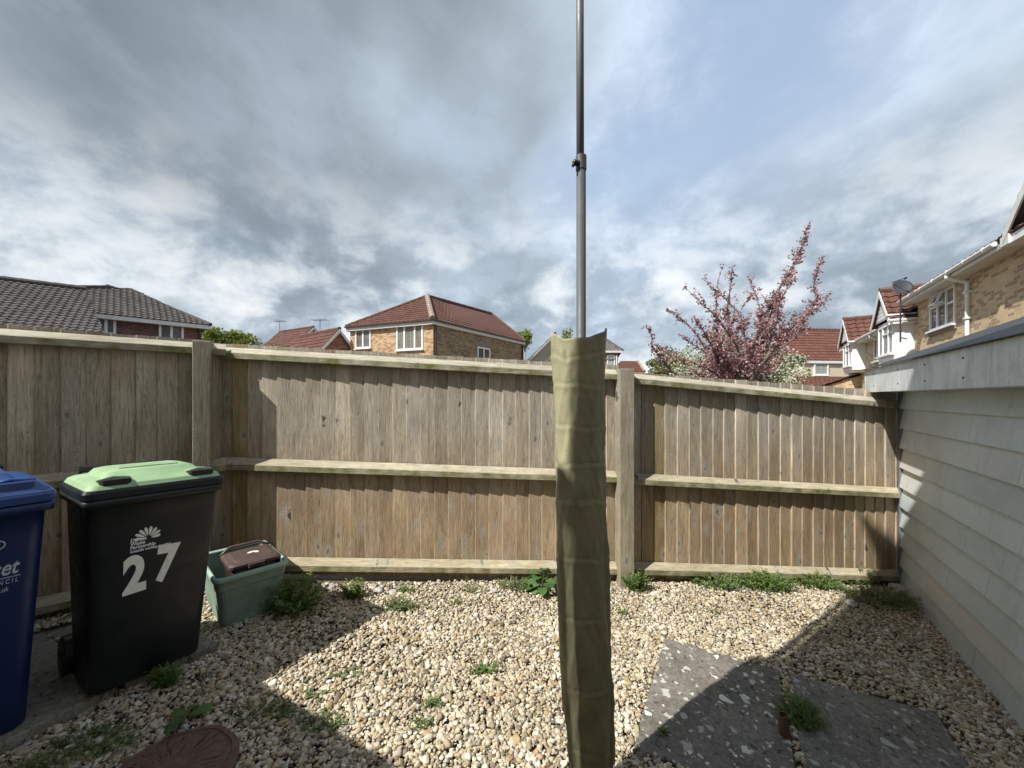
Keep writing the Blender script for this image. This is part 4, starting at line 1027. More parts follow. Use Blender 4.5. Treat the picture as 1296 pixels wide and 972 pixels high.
def window(parent, o, a, n, w_, h_, cols=(1,), glass='glass', fr=0.055, trans=None, sill=True, name='window', fmat='upvc', vent=None):
    o, a, n = V(o), V(a).normalized(), V(n).normalized(); up_ = V((0, 0, 1)); m = MB(); q = o - n * 0.02
    D_ = n * 0.06
    m.box(q, a * w_, D_, up_ * fr); m.box(q + up_ * (h_ - fr), a * w_, D_, up_ * fr); m.box(q + up_ * fr, a * fr, D_, up_ * (h_ - 2 * fr)); m.box(q + a * (w_ - fr) + up_ * fr, a * fr, D_, up_ * (h_ - 2 * fr))
    tot = sum(cols); x = 0
    for i, c in enumerate(cols[:-1]):
        x += c / tot * w_; m.box(q + a * (x - fr * .55) + up_ * fr - n * .002, a * fr * 1.1, D_, up_ * (h_ - 2 * fr))
    x = 0
    if trans:
        for i, c in enumerate(cols):
            if trans[i]: m.box(q + a * (x + fr * .55) + up_ * (h_ * trans[i]) - n * .004, a * (c / tot * w_ - fr * 1.1), D_, up_ * fr * .8)
            x += c / tot * w_
    f = m.build(name, M[fmat], parent)
    g = MB(); g.quad(q + n * .02 + a * .02 + up_ * .02, q + n * .02 + a * (w_ - .02) + up_ * .02, q + n * .02 + a * (w_ - .02) + up_ * (h_ - .02), q + n * .02 + a * .02 + up_ * (h_ - .02)); g.build('pane', M[glass], f)
    if sill: s = MB(); s.box(o - a * .05 - up_ * .05 - n * .02, a * (w_ + .1), n * .14, up_ * .05); s.build('sill', M[fmat], f)
    return f

# --- centre house: hipped red roof, buff front, side wall's shade put into a browner brick
def centre_house():
    C0 = V((-4.3, 21.0)); Lc = V((-9.75, 23.2)); Rc = V((0.77, 28.9)); Bc = Lc + (Rc - C0); ze = 5.8; zb = -1.0
    root = empty('detached_house', 'detached house with a hipped red tiled roof, buff brick front and shade-coloured side wall', 'house', v3(C0, zb))
    def rel(m): m.v = [tuple(V(p) - root.location) for p in m.v]; return m
    ce = (C0 + Lc + Rc + Bc) / 4
    m = MB(); m.quad(v3(Lc, zb), v3(C0, zb), v3(C0, ze), v3(Lc, ze)); rel(m).build('front_wall', M['brick_orange'], root)
    m = MB(); m.quad(v3(C0, zb), v3(Rc, zb), v3(Rc, ze), v3(C0, ze)); m.quad(v3(Rc, zb), v3(Bc, zb), v3(Bc, ze), v3(Rc, ze)); m.quad(v3(Bc, zb), v3(Lc, zb), v3(Lc, ze), v3(Bc, ze)); rel(m).build('side_wall', M['brick_brown'], root)
    grow = lambda p: ce + (p - ce) * 1.045
    c0, lc, rc, bc = [v3(grow(p), ze - .02) for p in (C0, Lc, Rc, Bc)]
    r0 = P(540.5, 375, 24.9); r1 = P(622, 397, 30.2); r1.z = r0.z
    m = MB(); tiled(m, [lc, c0, r0]); tiled(m, [c0, rc, r1, r0]); tiled(m, [rc, bc, r1]); tiled(m, [bc, lc, r0, r1]); rf = rel(m).build('roof', M['tile_red'], root)
    off = -root.location
    ridge(rf, c0 + off + Zu * .05, r0 + off + Zu * .05, M['ridge_pale'], .17, 'hip_tiles'); ridge(rf, r0 + off + Zu * .03, r1 + off + Zu * .03, M['ridge_red'], .12); ridge(rf, r1 + off + Zu * .03, rc + off + Zu * .03, M['ridge_red'], .11, 'hip_tiles'); ridge(rf, r0 + off + Zu * .03, lc + off + Zu * .03, M['ridge_red'], .11, 'hip_tiles')
    for a_, b_ in ((lc, c0), (c0, rc)):
        d = (b_ - a_); nn = V((d.y, -d.x, 0)).normalized()
        m = MB(); m.box(a_ - nn * .04 - Zu * .26, d, nn * .03, Zu * .2); rel(m).build('fascia', M['upvc_old'], root)
        m = MB(); m.box(a_ - nn * .0 - Zu * .08, d, nn * .1, Zu * .08); rel(m).build('gutter', M['gutter'], root)
        m = MB(); m.box(a_ - nn * .05 - Zu * .27, d, -nn * .3, Zu * .02); rel(m).build('soffit', M['soffit'], root)
    af = v3((C0 - Lc).normalized(), 0); nf = V((af.y, -af.x, 0)); Wd = (C0 - Lc).length
    def onf(px):   # distance along the front wall for a picture column
        k = (px - CX) / F; return (k * Lc.y - Lc.x) / (af.x - k * af.y)
    for x0, x1, yt, yb, cols, gl in ((450, 469.5, 417, 441, (1, 1), 'glass'), (502, 535.5, 410, 443, (1, 1.3, 1), 'curtain')):
        s0, s1_ = onf(x0), onf(x1); Yc = Lc.y + af.y * (s0 + s1_) / 2; z0, z1 = Zat(yb, Yc), Zat(yt, Yc)
        window(root, v3(Lc, 0) + af * s0 + Zu * z0 + off, af, nf, s1_ - s0, z1 - z0, cols, gl, .09)
    ar = v3((Rc - C0).normalized(), 0); nr = V((ar.y, -ar.x, 0))
    def onr(px): k = (px - CX) / F; return (k * C0.y - C0.x) / (ar.x - k * ar.y)
    s0, s1_ = onr(604), onr(620); Yc = C0.y + ar.y * (s0 + s1_) / 2
    f = window(root, v3(C0, 0) + ar * s0 + Zu * Zat(463, Yc) + off, ar, nr, s1_ - s0, Zat(440, Yc) - Zat(463, Yc), (1, 1), 'curtain', .09)
    m = MB(); m.box(v3(C0, 0) + ar * (s0 - .15) + Zu * Zat(440, Yc), ar * (s1_ - s0 + .3), nr * .02, Zu * .3); rel(m).build('lintel', M['brick_dark'], root)
    m = MB(); p = v3(C0, 0) + nr * .1 + ar * .12; m.tube([p + Zu * zb, p + Zu * (ze - .3)], .05, 8); rel(m).build('downpipe', M['gutter'], root); m = MB(); p = v3(Rc, 0) + nr * .1 - ar * .1; m.tube([p + Zu * zb, p + Zu * (ze - .3)], .06, 8); rel(m).build('downpipe', M['gutter'], root)
centre_house()

def gable_house(name, label, pl, pr, pback, zb, ze, zr, wallm, tilem, ridgem, windows=(), bargeboard=True, group=None, tw=.3):
    """gable front pl..pr (plan, left to right from outside), ridge runs back along pback"""
    pl, pr, pback = V(pl), V(pr), V(pback); root = empty(name, label, 'house', v3(pl, zb), 0, group); off = -root.location
    def rel(m): m.v = [tuple(V(p) + off) for p in m.v]; return m
    mid = (pl + pr) / 2
    m = MB(); m.quad(v3(pl, zb), v3(pr, zb), v3(pr, ze), v3(pl, ze)); m.poly([v3(pl, ze), v3(pr, ze), v3(mid, zr)])
    q = [pl + pback, pr + pback]; m.quad(v3(pr, zb), v3(q[1], zb), v3(q[1], ze), v3(pr, ze)); m.quad(v3(q[1], zb), v3(q[0], zb), v3(q[0], ze), v3(q[1], ze)); m.quad(v3(q[0], zb), v3(pl, zb), v3(pl, ze), v3(q[0], ze)); m.poly([v3(q[1], ze), v3(q[0], ze), v3(mid + pback, zr)])
    rel(m).build('wall', wallm, root)
    d = (pr - pl).normalized(); bn = pback.normalized(); hw = (pr - pl).length / 2; sl = (zr - ze) / hw; ov = .25
    L0, R0 = v3(pl - d * ov - bn * .15, ze - sl * ov + .06), v3(pr + d * ov - bn * .15, ze - sl * ov + .06); A0 = v3(mid - bn * .15, zr + .06); pb3 = v3(pback + bn * .3, 0)
    m = MB(); tiled(m, [L0 + pb3, L0, A0, A0 + pb3], tw); tiled(m, [R0, R0 + pb3, A0 + pb3, A0], tw); rf = rel(m).build('roof', tilem, root)
    ridge(rf, A0 + off + Zu * .03, A0 + pb3 + off + Zu * .03, ridgem, .11)
    if bargeboard:
        m = MB(); o3 = -v3(bn, 0) * .03
        for E in (L0, R0): m.box(E + o3 - Zu * .22, A0 - E, o3, Zu * .2)
        rel(m).build('bargeboard', M['upvc_old'], root)
    for w_ in windows: w_(root, off)
    return root
# two red-roofed neighbours left of the centre house, gables to the right
g1 = [P(408, 441, 22), P(447, 440, 23.6)]
gable_house('gabled_house', 'low red roofed house with a white edged gable, touching the centre house on its left', g1[0].xy, g1[1].xy, V((-3.6, 2.6)), -1.0, Zat(441, 22.8), Zat(418, 22.8), M['brick_red'], M['tile_red'], M['ridge_red'], group='red roofed houses left of centre')
g2 = [P(372, 436, 32), P(418, 436, 34)]
gable_house('gabled_house', 'farther small red roof with a white edged gable, leftmost red roof over the fence', g2[0].xy, g2[1].xy, V((-4.2, 2.4)), -1.0, Zat(437, 33), Zat(415, 33), M['brick_red'], M['tile_red'], M['ridge_red'], group='red roofed houses left of centre')

def aerial(root, p):
    m = MB(); q = V(p) - root.location
    m.tube([q, q + Zu * 0.85], .018, 6); m.tube([q + Zu * 0.8 + V((-.5, .1, 0)), q + Zu * 0.8 + V((.5, -.1, 0))], .012, 5)
    for k in range(6): c_ = q + Zu * 0.8 + V((-.45 + .18 * k, .09 - .036 * k, 0)); m.tube([c_ - Zu * .0 + V((-.05, -.28, 0)), c_ + V((.05, .28, 0))], .012, 4)
    m.build('aerial', M['dish'], root)
hs = [o for o in bpy.data.objects if o.name.startswith('gabled_house')]
aerial(hs[0], P(405, 421, 24.5)); aerial(hs[1], P(354, 418, 34.5))
# grey-roofed house behind the cover
h1 = [P(668, 459, 30), P(735, 459, 32)]
def win_grey(root, off):
    a = v3((V(h1[1].xy) - V(h1[0].xy)).normalized(), 0); n = V((a.y, -a.x, 0)); o = v3(h1[0].xy, Zat(466, 30)) + a * .9
    window(root, o + off, a, n, 0.9, .5, (1, 1), 'glass', .08)
gable_house('gabled_house', 'house with grey tiles and a plain buff gable, peeping out left of the olive cover', h1[0].xy, h1[1].xy, V((1.2, 7.0)), -1.0, Zat(458, 30.5), Zat(424.5, 31.5), M['buff_render'], M['tile_grey'], M['ridge_brown'], [win_grey])
def grey_hip():
    root = empty('hipped_house', 'grey tiled hipped roof seen between the olive cover and the square post', 'house', P(760, 500, 33)); off = -root.location
    def rel(m): m.v = [tuple(V(p) + off) for p in m.v]; return m
    a, b = P(735, 444, 33), P(782, 444, 33); b.z = a.z; bk = V((1.6, 7, 0)); c, d = b + bk, a + bk
    m = MB(); zb = -1.0
    for p, q in ((a, b), (b, c), (c, d), (d, a)): m.quad(v3(p.xy, zb), v3(q.xy, zb), q, p)
    rel(m).build('wall', M['brick_brown'], root)
    r0, r1 = P(742, 427, 36.5), P(763, 427, 36.5); r1.z = r0.z
    m = MB(); tiled(m, [a + V((-.3, -.3, 0)), b + V((.3, -.3, 0)), r1, r0]); tiled(m, [b + V((.3, -.3, 0)), c + V((.3, .3, 0)), r1]); tiled(m, [c, d, r0, r1]); tiled(m, [d, a, r0]); rf = rel(m).build('roof', M['tile_grey'], root)
    ridge(rf, r1 + off, b + V((.3, -.3, 0)) + off, M['ridge_brown'], .13, 'hip_tiles')
    m = MB(); m.box(a + V((-.3, -.34, -.2)), V((b.x - a.x + .6, 0, 0)), V((0, -.03, 0)), Zu * .18); rel(m).build('fascia', M['upvc_old'], root)
    f = window(root, P(768, 470, 33) + off + V((0, -.02, 0)), V((1, 0, 0)), V((0, -1, 0)), .7, 1.4, (1,), 'curtain', .1)
    m = MB(); m.tube([P(780.5, 470, 32.8), P(780.5, 450, 32.8)], .06, 8); rel(m).build('downpipe', M['upvc_old'], root)
grey_hip()
def far_red():
    root = empty('bungalow', 'far low red roof just right of the square fence post', 'house', P(800, 480, 46)); off = -root.location
    def rel(m): m.v = [tuple(V(p) + off) for p in m.v]; return m
    a, b = P(778, 470, 45), P(816, 470, 45); bk = V((1, 8, 0)); c, d = b + bk, a + bk
    m = MB()
    for p, q in ((a, b), (b, c), (c, d), (d, a)): m.quad(v3(p.xy, -1), v3(q.xy, -1), q, p)
    rel(m).build('wall', M['brick_red'], root)
    r0, r1 = P(786, 457, 49), P(807, 457, 49)
    m = MB(); tiled(m, [a, b, r1, r0]); tiled(m, [b, c, r1]); tiled(m, [c, d, r0, r1]); tiled(m, [d, a, r0]); rf = rel(m).build('roof', M['tile_red_bright'], root)
    ridge(rf, r1 + off, b + off, M['ridge_pale'], .16, 'hip_tiles')
far_red()

# --- brown-tiled house far left and the lower roof in front of it
def left_house():
    C = V((-17.75, 22.0)); a = V((0.70, 0.72)).normalized(); b = V((-0.72, 0.70)).normalized(); ze, zr, zb = 5.72, 7.72, -1.0; Lh, Dh = 9.5, 7.6
    root = empty('detached_house', 'dark brick house under a hipped brown tiled roof at the left', 'house', v3(C, zb)); off = -root.location
    def rel(m): m.v = [tuple(V(p) + off) for p in m.v]; return m
    A, B, B2, A2 = C - a * Lh, C, C + b * Dh, C - a * Lh + b * Dh
    m = MB()
    for p, q in ((A, B), (B, B2), (B2, A2), (A2, A)): m.quad(v3(p, zb), v3(q, zb), v3(q, ze), v3(p, ze))
    rel(m).build('wall', M['brick_dark'], root)
    o = .35
    e = [A - a * o - b * o, B + a * o - b * o, B2 + a * o + b * o, A2 - a * o + b * o]; e = [v3(p, ze - .05) for p in e]
    r0, r1 = P(136, 361, 21.7), P(168, 367.5, 22.8); r0.z = r1.z = zr
    m = MB(); tiled(m, [e[0], e[1], r1, r0], .25, .27, .04, .038); tiled(m, [e[1], e[2], r1], .3, .34); tiled(m, [e[2], e[3], r0, r1], .3, .34); tiled(m, [e[3], e[0], r0], .3, .34); rf = rel(m).build('roof', M['tile_brown'], root)
    for p, q in ((r0, r1), (r1, e[1]), (r0, e[0])): ridge(rf, p + off + Zu * .04, q + off + Zu * .04, M['ridge_brown'], .13)
    d = e[1] - e[0]; nn = V((d.y, -d.x, 0)).normalized()
    m = MB(); m.box(e[0] - nn * .03 - Zu * .22, d, nn * .03, Zu * .2); rel(m).build('fascia', M['upvc_old'], root)
    m = MB(); m.box(e[0] - nn * .04 - Zu * .23, d, -nn * .3, Zu * .02); rel(m).build('soffit', M['soffit'], root)
    m = MB(); p = v3(B, 0) + v3(a, 0) * .02 - v3(b, 0) * .08 - v3(a, 0) * .12; m.tube([p + Zu * zb, p + Zu * (ze - .2)], .05, 8); rel(m).build('downpipe', M['gutter'], root)
    a3, n3 = v3(a, 0), -v3(b, 0)
    def on(px): k = (px - CX) / F; return (k * A.y - A.x) / (a.x - k * a.y)
    for x0, x1, yt, yb, cols in ((121, 147, 400.5, 423, (1, 1)), (201, 232.5, 408.5, 431, (1, 1))):
        s0, s1_ = on(x0), on(x1); Yc = A.y + a.y * (s0 + s1_) / 2
        window(root, v3(A, Zat(yb, Yc)) + a3 * s0 + off, a3, n3, s1_ - s0, Zat(yt, Yc) - Zat(yb, Yc), cols, 'glass', .10)
left_house()
def left_wing():
    root = empty('low_house', 'lower building with a long brown pantiled roof at the far left edge', 'house', P(60, 480, 15)); off = -root.location
    def rel(m): m.v = [tuple(V(p) + off) for p in m.v]; return m
    r1 = P(109, 367, 17.2); e1 = P(134, 425, 14.9); av = V((.78, .626, 0)).normalized(); r0 = r1 - av * 6.5; e0 = e1 - av * 6.5
    bx = V((-2.2, 2.4, 0)); f1 = V((r1.x - (e1.x - r1.x), r1.y - (e1.y - r1.y), e1.z)); f0 = V((r0.x - (e0.x - r0.x), r0.y - (e0.y - r0.y), e0.z))
    m = MB(); tiled(m, [e0, e1, r1, r0], .215, .25, .038, .036); tiled(m, [f1, f0, r0, r1], .215, .25); rf = rel(m).build('roof', M['tile_brown'], root)
    ridge(rf, r0 + off + Zu * .05, r1 + off + Zu * .05, M['ridge_brown'], .13)
    m = MB(); ins = 0.93
    cen = (e0 + e1 + f0 + f1) / 4; q = [cen + (p - cen) * ins for p in (e0, e1, f1, f0)]
    for i in range(4):
        p, p2 = q[i], q[(i + 1) % 4]; m.quad(v3(p.xy, -1), v3(p2.xy, -1), v3(p2.xy, e0.z - .05), v3(p.xy, e0.z - .05))
    rr = cen + (r1 - cen) * ins; rr.z = r1.z - .15; m.poly([v3(q[1].xy, e0.z - .05), v3(q[2].xy, e0.z - .05), rr])
    rr = cen + (r0 - cen) * ins; rr.z = r1.z - .15; m.poly([v3(q[3].xy, e0.z - .05), v3(q[0].xy, e0.z - .05), rr])
    rel(m).build('wall', M['brick_dark'], root)
left_wing()

# --- cream house behind the blossom
def cream_house():
    root = empty('rendered_house', 'cream rendered house with a plain red tiled roof right of the blossom tree', 'house', P(1050, 500, 25)); off = -root.location
    def rel(m): m.v = [tuple(V(p) + off) for p in m.v]; return m
    a, b = P(1003, 455, 24.5), P(1125, 455, 25.2); b.z = a.z; bk = V((3.2, 6.0, 0)); c, d = b + bk, a + bk
    m = MB()
    for p, q in ((a, b), (b, c), (c, d), (d, a)): m.quad(v3(p.xy, -1), v3(q.xy, -1), q, p)
    rel(m).build('wall', M['cream'], root)
    r0 = (a + d) / 2; r1 = (b + c) / 2; r0.z = r1.z = Zat(416.5, 27.5)
    ex = V((.35, 0, 0)); fo = V((-.03, -.08, -.03))
    m = MB(); tiled(m, [a - ex + fo, b + ex + fo, r1 + ex, r0 - ex]); tiled(m, [c + ex - fo, d - ex - fo, r0 - ex, r1 + ex]); rf = rel(m).build('roof', M['tile_red_bright'], root)
    ridge(rf, r0 - ex + off, r1 + ex + off, M['ridge_red'], .12)
    m = MB(); m.poly([a, d, r0 - Zu * .1]); m.poly([c, b, r1 - Zu * .1]); rel(m).build('gable', M['cream'], root)
    m = MB(); m.box(a - ex + fo - Zu * .2, b - a + ex * 2, V((0, -.05, 0)), Zu * .16); rel(m).build('fascia', M['upvc'], root)
    a3 = (b - a).normalized(); n3 = V((a3.y, -a3.x, 0))
    window(root, P(1030, 475, 24.62) + off, a3, n3, 1.02, Zat(459, 24.6) - Zat(475, 24.6), (1,), 'curtain', .09)
    e0, e1 = P(1000, 490, 21.3), P(1100, 490, 21.8); e1.z = e0.z; t0_, t1_ = P(1004, 480, 24.4), P(1120, 480, 25); t0_.z = t1_.z = e0.z + .75
    m = MB(); tiled(m, [e0, e1, t1_, t0_]); rel(m).build('porch_roof', M['tile_red_bright'], root)
    m = MB(); m.quad(v3(e0.xy, -1) + V((.1, .2, 0)), v3(e1.xy, -1) + V((-.1, .2, 0)), e1 + V((-.1, .2, -.02)), e0 + V((.1, .2, -.02))); rel(m).build('porch_wall', M['brick_red'], root)
cream_house()

# --- terrace on the right
DW = 5.1
def T(r, d, z): return VV3 * (DW - d) + U3 * r + Zu * z           # r along the row away from the camera, d out from the wall
def terrace_near():
    root = empty('terraced_house', 'nearest buff brick house at the right edge with white gutter and downpipe', 'house', T(15, 0, -0.5), 0, 'buff brick terrace on the right'); off = -root.location
    def rel(m): m.v = [tuple(V(p) + off) for p in m.v]; return m
    r0, r1, ze = 6.0, 18.3, 4.83
    m = MB(); m.quad(T(r1, 0, -1), T(r0, 0, -1), T(r0, 0, ze), T(r1, 0, ze)); m.quad(T(r0, 0, -1), T(r0, -7, -1), T(r0, -7, ze), T(r0, 0, ze)); m.quad(T(r1, -7, -1), T(r1, 0, -1), T(r1, 0, ze), T(r1, -7, ze)); m.quad(T(r0, -7, -1), T(r1, -7, -1), T(r1, -7, ze), T(r0, -7, ze))
    m.poly([T(r1, -7, ze), T(r1, 0, ze), T(r1, -3.5, ze + 2.1)])
    rel(m).build('wall', M['brick_buff'], root)
    pit = .62; ez = 4.92
    m = MB(); tiled(m, [T(r1 + .15, .38, ez), T(r0, .38, ez), T(r0, -3.5, ez + pit * 3.88), T(r1 + .15, -3.5, ez + pit * 3.88)]); tiled(m, [T(r0, -7.3, ez), T(r1 + .15, -7.3, ez), T(r1 + .15, -3.5, ez + pit * 3.8), T(r0, -3.5, ez + pit * 3.8)]); rf = rel(m).build('roof', M['tile_red'], root)
    m = MB(); m.box(T(r1 + .1, .35, ez - .19), U3 * -(r1 - r0), N3 * .025, Zu * .17); rel(m).build('fascia', M['upvc_old'], root)
    m = MB(); m.box(T(r1 + .1, 0.0, ez - .19), U3 * -(r1 - r0), N3 * .348, Zu * .02); rel(m).build('soffit', M['soffit'], root)
    m = MB(); m.tube([T(r1 + .15, .435, ez - .055), T(12.5, .435, ez - .055)], .055, 10)
    for r in np.arange(12.9, 18.2, .9): m.tube([T(r - .03, .435, ez - .055), T(r + .03, .435, ez - .055)], .064, 10)
    rel(m).build('gutter', M['upvc_old'], root)
    m = MB(); rd = 14.75
    m.tube([T(rd, .435, ez - .1), T(rd, .435, ez - .2)], .05, 10); m.tube([T(rd, .43, ez - .2), T(rd - .0, .07, ez - .36), T(rd, .07, ez - .45)], .042, 10); m.tube([T(rd, .07, ez - .40), T(rd, .07, 0)], .042, 10)
    for z in (4.28, 3.6, 2.4): m.box(T(rd + .07, .0, z), U3 * -.14, N3 * .125, Zu * .05)
    rel(m).build('downpipe', M['upvc'], root)
    f = window(root, T(17.25, 0, 3.62) + off, -U3, N3, 1.7, 1.1, (1, 1.05, 1), 'glass', .07, trans=(.62, .62, .55))
    m = MB(); q = T(16.7, .06, 4.32); m.box(q, -U3 * .52, N3 * .16, Zu * .05); m.box(q + Zu * .34 - N3 * .03, -U3 * .52, N3 * .04, Zu * .05); m.box(q, -U3 * .05, N3 * .16, Zu * .05) ; 
    for rr_ in (0, .47): m.loft([[q - U3 * rr_ + N3 * .14, q - U3 * (rr_ + .05) + N3 * .14, q - U3 * (rr_ + .05) + N3 * .18, q - U3 * rr_ + N3 * .18], [q - U3 * rr_ + Zu * .36 - N3 * .02, q - U3 * (rr_ + .05) + Zu * .36 - N3 * .02, q - U3 * (rr_ + .05) + Zu * .36 + N3 * .02, q - U3 * rr_ + Zu * .36 + N3 * .02]])
    rel(m).build('opened_vent', M['upvc'], f, recalc=True)
    m = MB(); m.box(T(17.3, .0, 3.47), -U3 * 1.8, N3 * .05, Zu * .1); rel(m).build('brick_sill', M['brick_dark'], root)
    # gable that rises over the near end
    ga, gw = 10.0, 2.28; gz0 = 4.95; gtop = gz0 + gw * 1.0
    def tr(d, o): return [T(ga + gw + o, d, gz0 - o), T(ga - gw - o, d, gz0 - o), T(ga, d, gtop)]
    m = MB(); m.poly([T(ga + gw - .1, .05, gz0), T(ga - gw + .1, .05, gz0), T(ga, .05, gtop - .15)]); rel(m).build('gable', M['upvc_old'], root)
    m = MB(); A, B, C = tr(.42, .12); bk_ = -N3 * 3.9
    tiled(m, [A + bk_, A, C, C + bk_]); tiled(m, [B, B + bk_, C + bk_, C]); rel(m).build('gable_roof', M['tile_brown'], root)
    m = MB(); A, B, C = tr(.40, -.06)
    for E in (A, B): m.box(E - Zu * .24, C - E, N3 * .03, Zu * .24)
    rel(m).build('bargeboard', M['upvc_old'], root)
    m = MB(); m.box(T(ga + gw + .05, .0, gz0 - .23), -U3 * .3, N3 * .42, Zu * .2); m.box(T(ga + gw - .25, .0, gz0 - .235), -U3 * (2 * gw), N3 * .40, Zu * .02); rel(m).build('box_end', M['upvc_old'], root)
terrace_near()

def bay_gable(root, off, r0, r1, tilem):
    """white projecting bay window under a small tiled gable"""
    def rel(m): m.v = [tuple(V(p) + off) for p in m.v]; return m
    rm = (r0 + r1) / 2; zg, za = 4.42, 5.55; d = .5
    m = MB(); m.box(T(r1 - .1, 0.0, 2.9), -U3 * (r1 - r0 - .2), N3 * d, Zu * 1.45); m.box(T(r1 - .06, -.01, 2.78), -U3 * (r1 - r0 - .28), N3 * (d - .05), Zu * .12); b = rel(m).build('bay', M['upvc'], root)
    window(b, T(r1 - .2, d, 3.12) + off, -U3, N3, r1 - r0 - .4, 1.12, (1, 1.25, 1), 'curtain', .06, trans=(0, .68, .68))
    m = MB(); m.poly([T(r1 + .02, d + .08, zg), T(r0 - .02, d + .08, zg), T(rm, d + .08, za - .06)])
    for i in range(7):
        z = zg + .06 + i * .14; hw = (r1 - r0) / 2 * (za - .12 - z) / (za - zg)
        if hw > .05: m.box(T(rm + hw, d + .08, z), -U3 * hw * 2, N3 * .015, Zu * .11)
    rel(m).build('gable_cladding', M['upvc'], root)
    o = .12; s = (za - zg) / ((r1 - r0) / 2)
    A, B, C = T(r1 + o, d + .2, zg - o * s), T(r0 - o, d + .2, zg - o * s), T(rm, d + .2, za); bk_ = -N3 * 2.6
    m = MB(); tiled(m, [A + bk_, A, C, C + bk_], .3, .32, .045, .045); tiled(m, [B, B + bk_, C + bk_, C], .3, .32, .045, .045); rf = rel(m).build('gable_roof', tilem, root)
    ridge(rf, C + off + Zu * .03, C + bk_ + off + Zu * .03, M['ridge_red'], .1)
    m = MB()
    for E in (A, B): m.box(E - Zu * .2 - N3 * .02, C - E, N3 * .03, Zu * .2)
    rel(m).build('bargeboard', M['upvc'], root)
    m = MB(); m.tube([B + N3 * .02 - Zu * .04, B + bk_ * .28 - Zu * .04], .05, 8); rel(m).build('bay_gutter', M['upvc'], root)
def terrace_far():
    root = empty('terraced_house', 'farther buff brick house with two white bays under small red gables', 'house', T(23, 0, -0.8), 0, 'buff brick terrace on the right'); off = -root.location
    def rel(m): m.v = [tuple(V(p) + off) for p in m.v]; return m
    r0, r1, ze = 18.32, 28.5, 4.28
    m = MB(); m.quad(T(r1, 0, -1.5), T(r0, 0, -1.5), T(r0, 0, ze), T(r1, 0, ze)); m.quad(T(r1, -7, -1.5), T(r1, 0, -1.5), T(r1, 0, ze), T(r1, -7, ze)); m.poly([T(r1, -7, ze), T(r1, 0, ze), T(r1, -3.5, ze + 2.3)]); rel(m).build('wall', M['brick_buff'], root)
    ez = 4.34; pit = .62
    m = MB(); tiled(m, [T(r1 + .15, .38, ez), T(r0, .38, ez), T(r0, -3.5, ez + pit * 3.88), T(r1 + .15, -3.5, ez + pit * 3.88)]); tiled(m, [T(r0, -7.3, ez), T(r1, -7.3, ez), T(r1, -3.5, ez + pit * 3.8), T(r0, -3.5, ez + pit * 3.8)]); rel(m).build('roof', M['tile_red'], root)
    m = MB(); m.box(T(r1, .35, ez - .19), U3 * -(r1 - r0), N3 * .025, Zu * .17); rel(m).build('fascia', M['upvc_old'], root)
    m = MB(); m.box(T(r1, 0, ez - .19), U3 * -(r1 - r0), N3 * .348, Zu * .02); rel(m).build('soffit', M['soffit'], root)
    m = MB(); m.tube([T(26, .435, ez - .05), T(20.2, .435, ez - .05)], .055, 10); rel(m).build('gutter', M['upvc_old'], root)
    bay_gable(root, off, 18.5, 20.6, M['tile_red']); bay_gable(root, off, 24.6, 26.8, M['tile_red'])
    window(root, T(23.3, 0, 3.15) + off, -U3, N3, .95, 1.0, (1, 1), 'glass', .06)
    window(root, T(21.5, 0, 3.15) + off, -U3, N3, .5, 1.0, (1,), 'glass', .06)
    m = MB(); rd = 22.05; m.tube([T(rd, .43, ez - .1), T(rd, .43, ez - .2), T(rd, .08, ez - .4), T(rd, .08, 0)], .045, 8); rel(m).build('downpipe', M['upvc'], root)
    m = MB(); m.box(T(18.7, .0, 4.42), -U3 * .3, N3 * .75, Zu * .05); m.tube([T(18.45, .7, 4.44), T(18.45, .02, 4.15)], .02, 6); m.box(T(18.75, .0, 4.12), -U3 * .38, N3 * .6, Zu * .06); rel(m).build('canopy', M['upvc'], root)
    # lower roof before the far end
    m = MB(); tiled(m, [T(31, 2.6, 1.75), T(25.5, 2.6, 1.75), T(25.5, .05, 2.7), T(31, .05, 2.7)]); rel(m).build('porch_roof', M['tile_red_bright'], root)
    m = MB(); m.quad(T(30.9, 2.4, -1.5), T(25.6, 2.4, -1.5), T(25.6, 2.4, 1.8), T(30.9, 2.4, 1.8)); m.quad(T(25.6, 2.4, -1.5), T(25.6, 0, -1.5), T(25.6, 0, 2.65), T(25.6, 2.4, 1.8)); rel(m).build('porch_wall', M['brick_buff'], root)
terrace_far()
def dish():
    p = P(1142, 363, 12.2); root = empty('satellite_dish', 'dark grey satellite dish on a mast in front of the small red gable', 'satellite dish', p)
    m = MB(); ax_ = V((-.35, -.85, .38)).normalized(); x = ax_.orthogonal().normalized(); y = ax_.cross(x)
    rings = [[(x * math.cos(t) + y * math.sin(t)) * rr_ + ax_ * (rr_ * rr_ * .55 - .05) for t in np.linspace(0, 2 * PI, 28, endpoint=False)] for rr_ in (.02, .08, .16, .22, .265)]
    m.loft(rings, True, False); o = m.build('reflector', M['dish'], root, smooth=True); s = o.modifiers.new('t', 'SOLIDIFY'); s.thickness = .012
    m = MB(); m.tube([V((0, .06, .05)), V((0, .06, -1.75))], .022, 8); m.tube([V((0, .06, -1.6)), V((.5, .35, -1.6))], .018, 6); m.build('mast', M['dish'], root)
    m = MB(); m.tube([-y * .3 + ax_ * 0, ax_ * .36 - y * .1], .01, 6); m.tube([ax_ * .33 - y * .09, ax_ * .40 - y * .07], .028, 8); m.build('feed_arm', M['knob'], root)
dish()
lp = empty('lamp_post', 'thin pale lamp post far off beyond the fence left of the blossom tree', 'lamp post', P(828, 505, 38))
m = MB(); m.tube([(0, 0, -1), (0, 0, 4.3)], [.09, .06], 8); m.build('column', M['upvc_old'], lp)
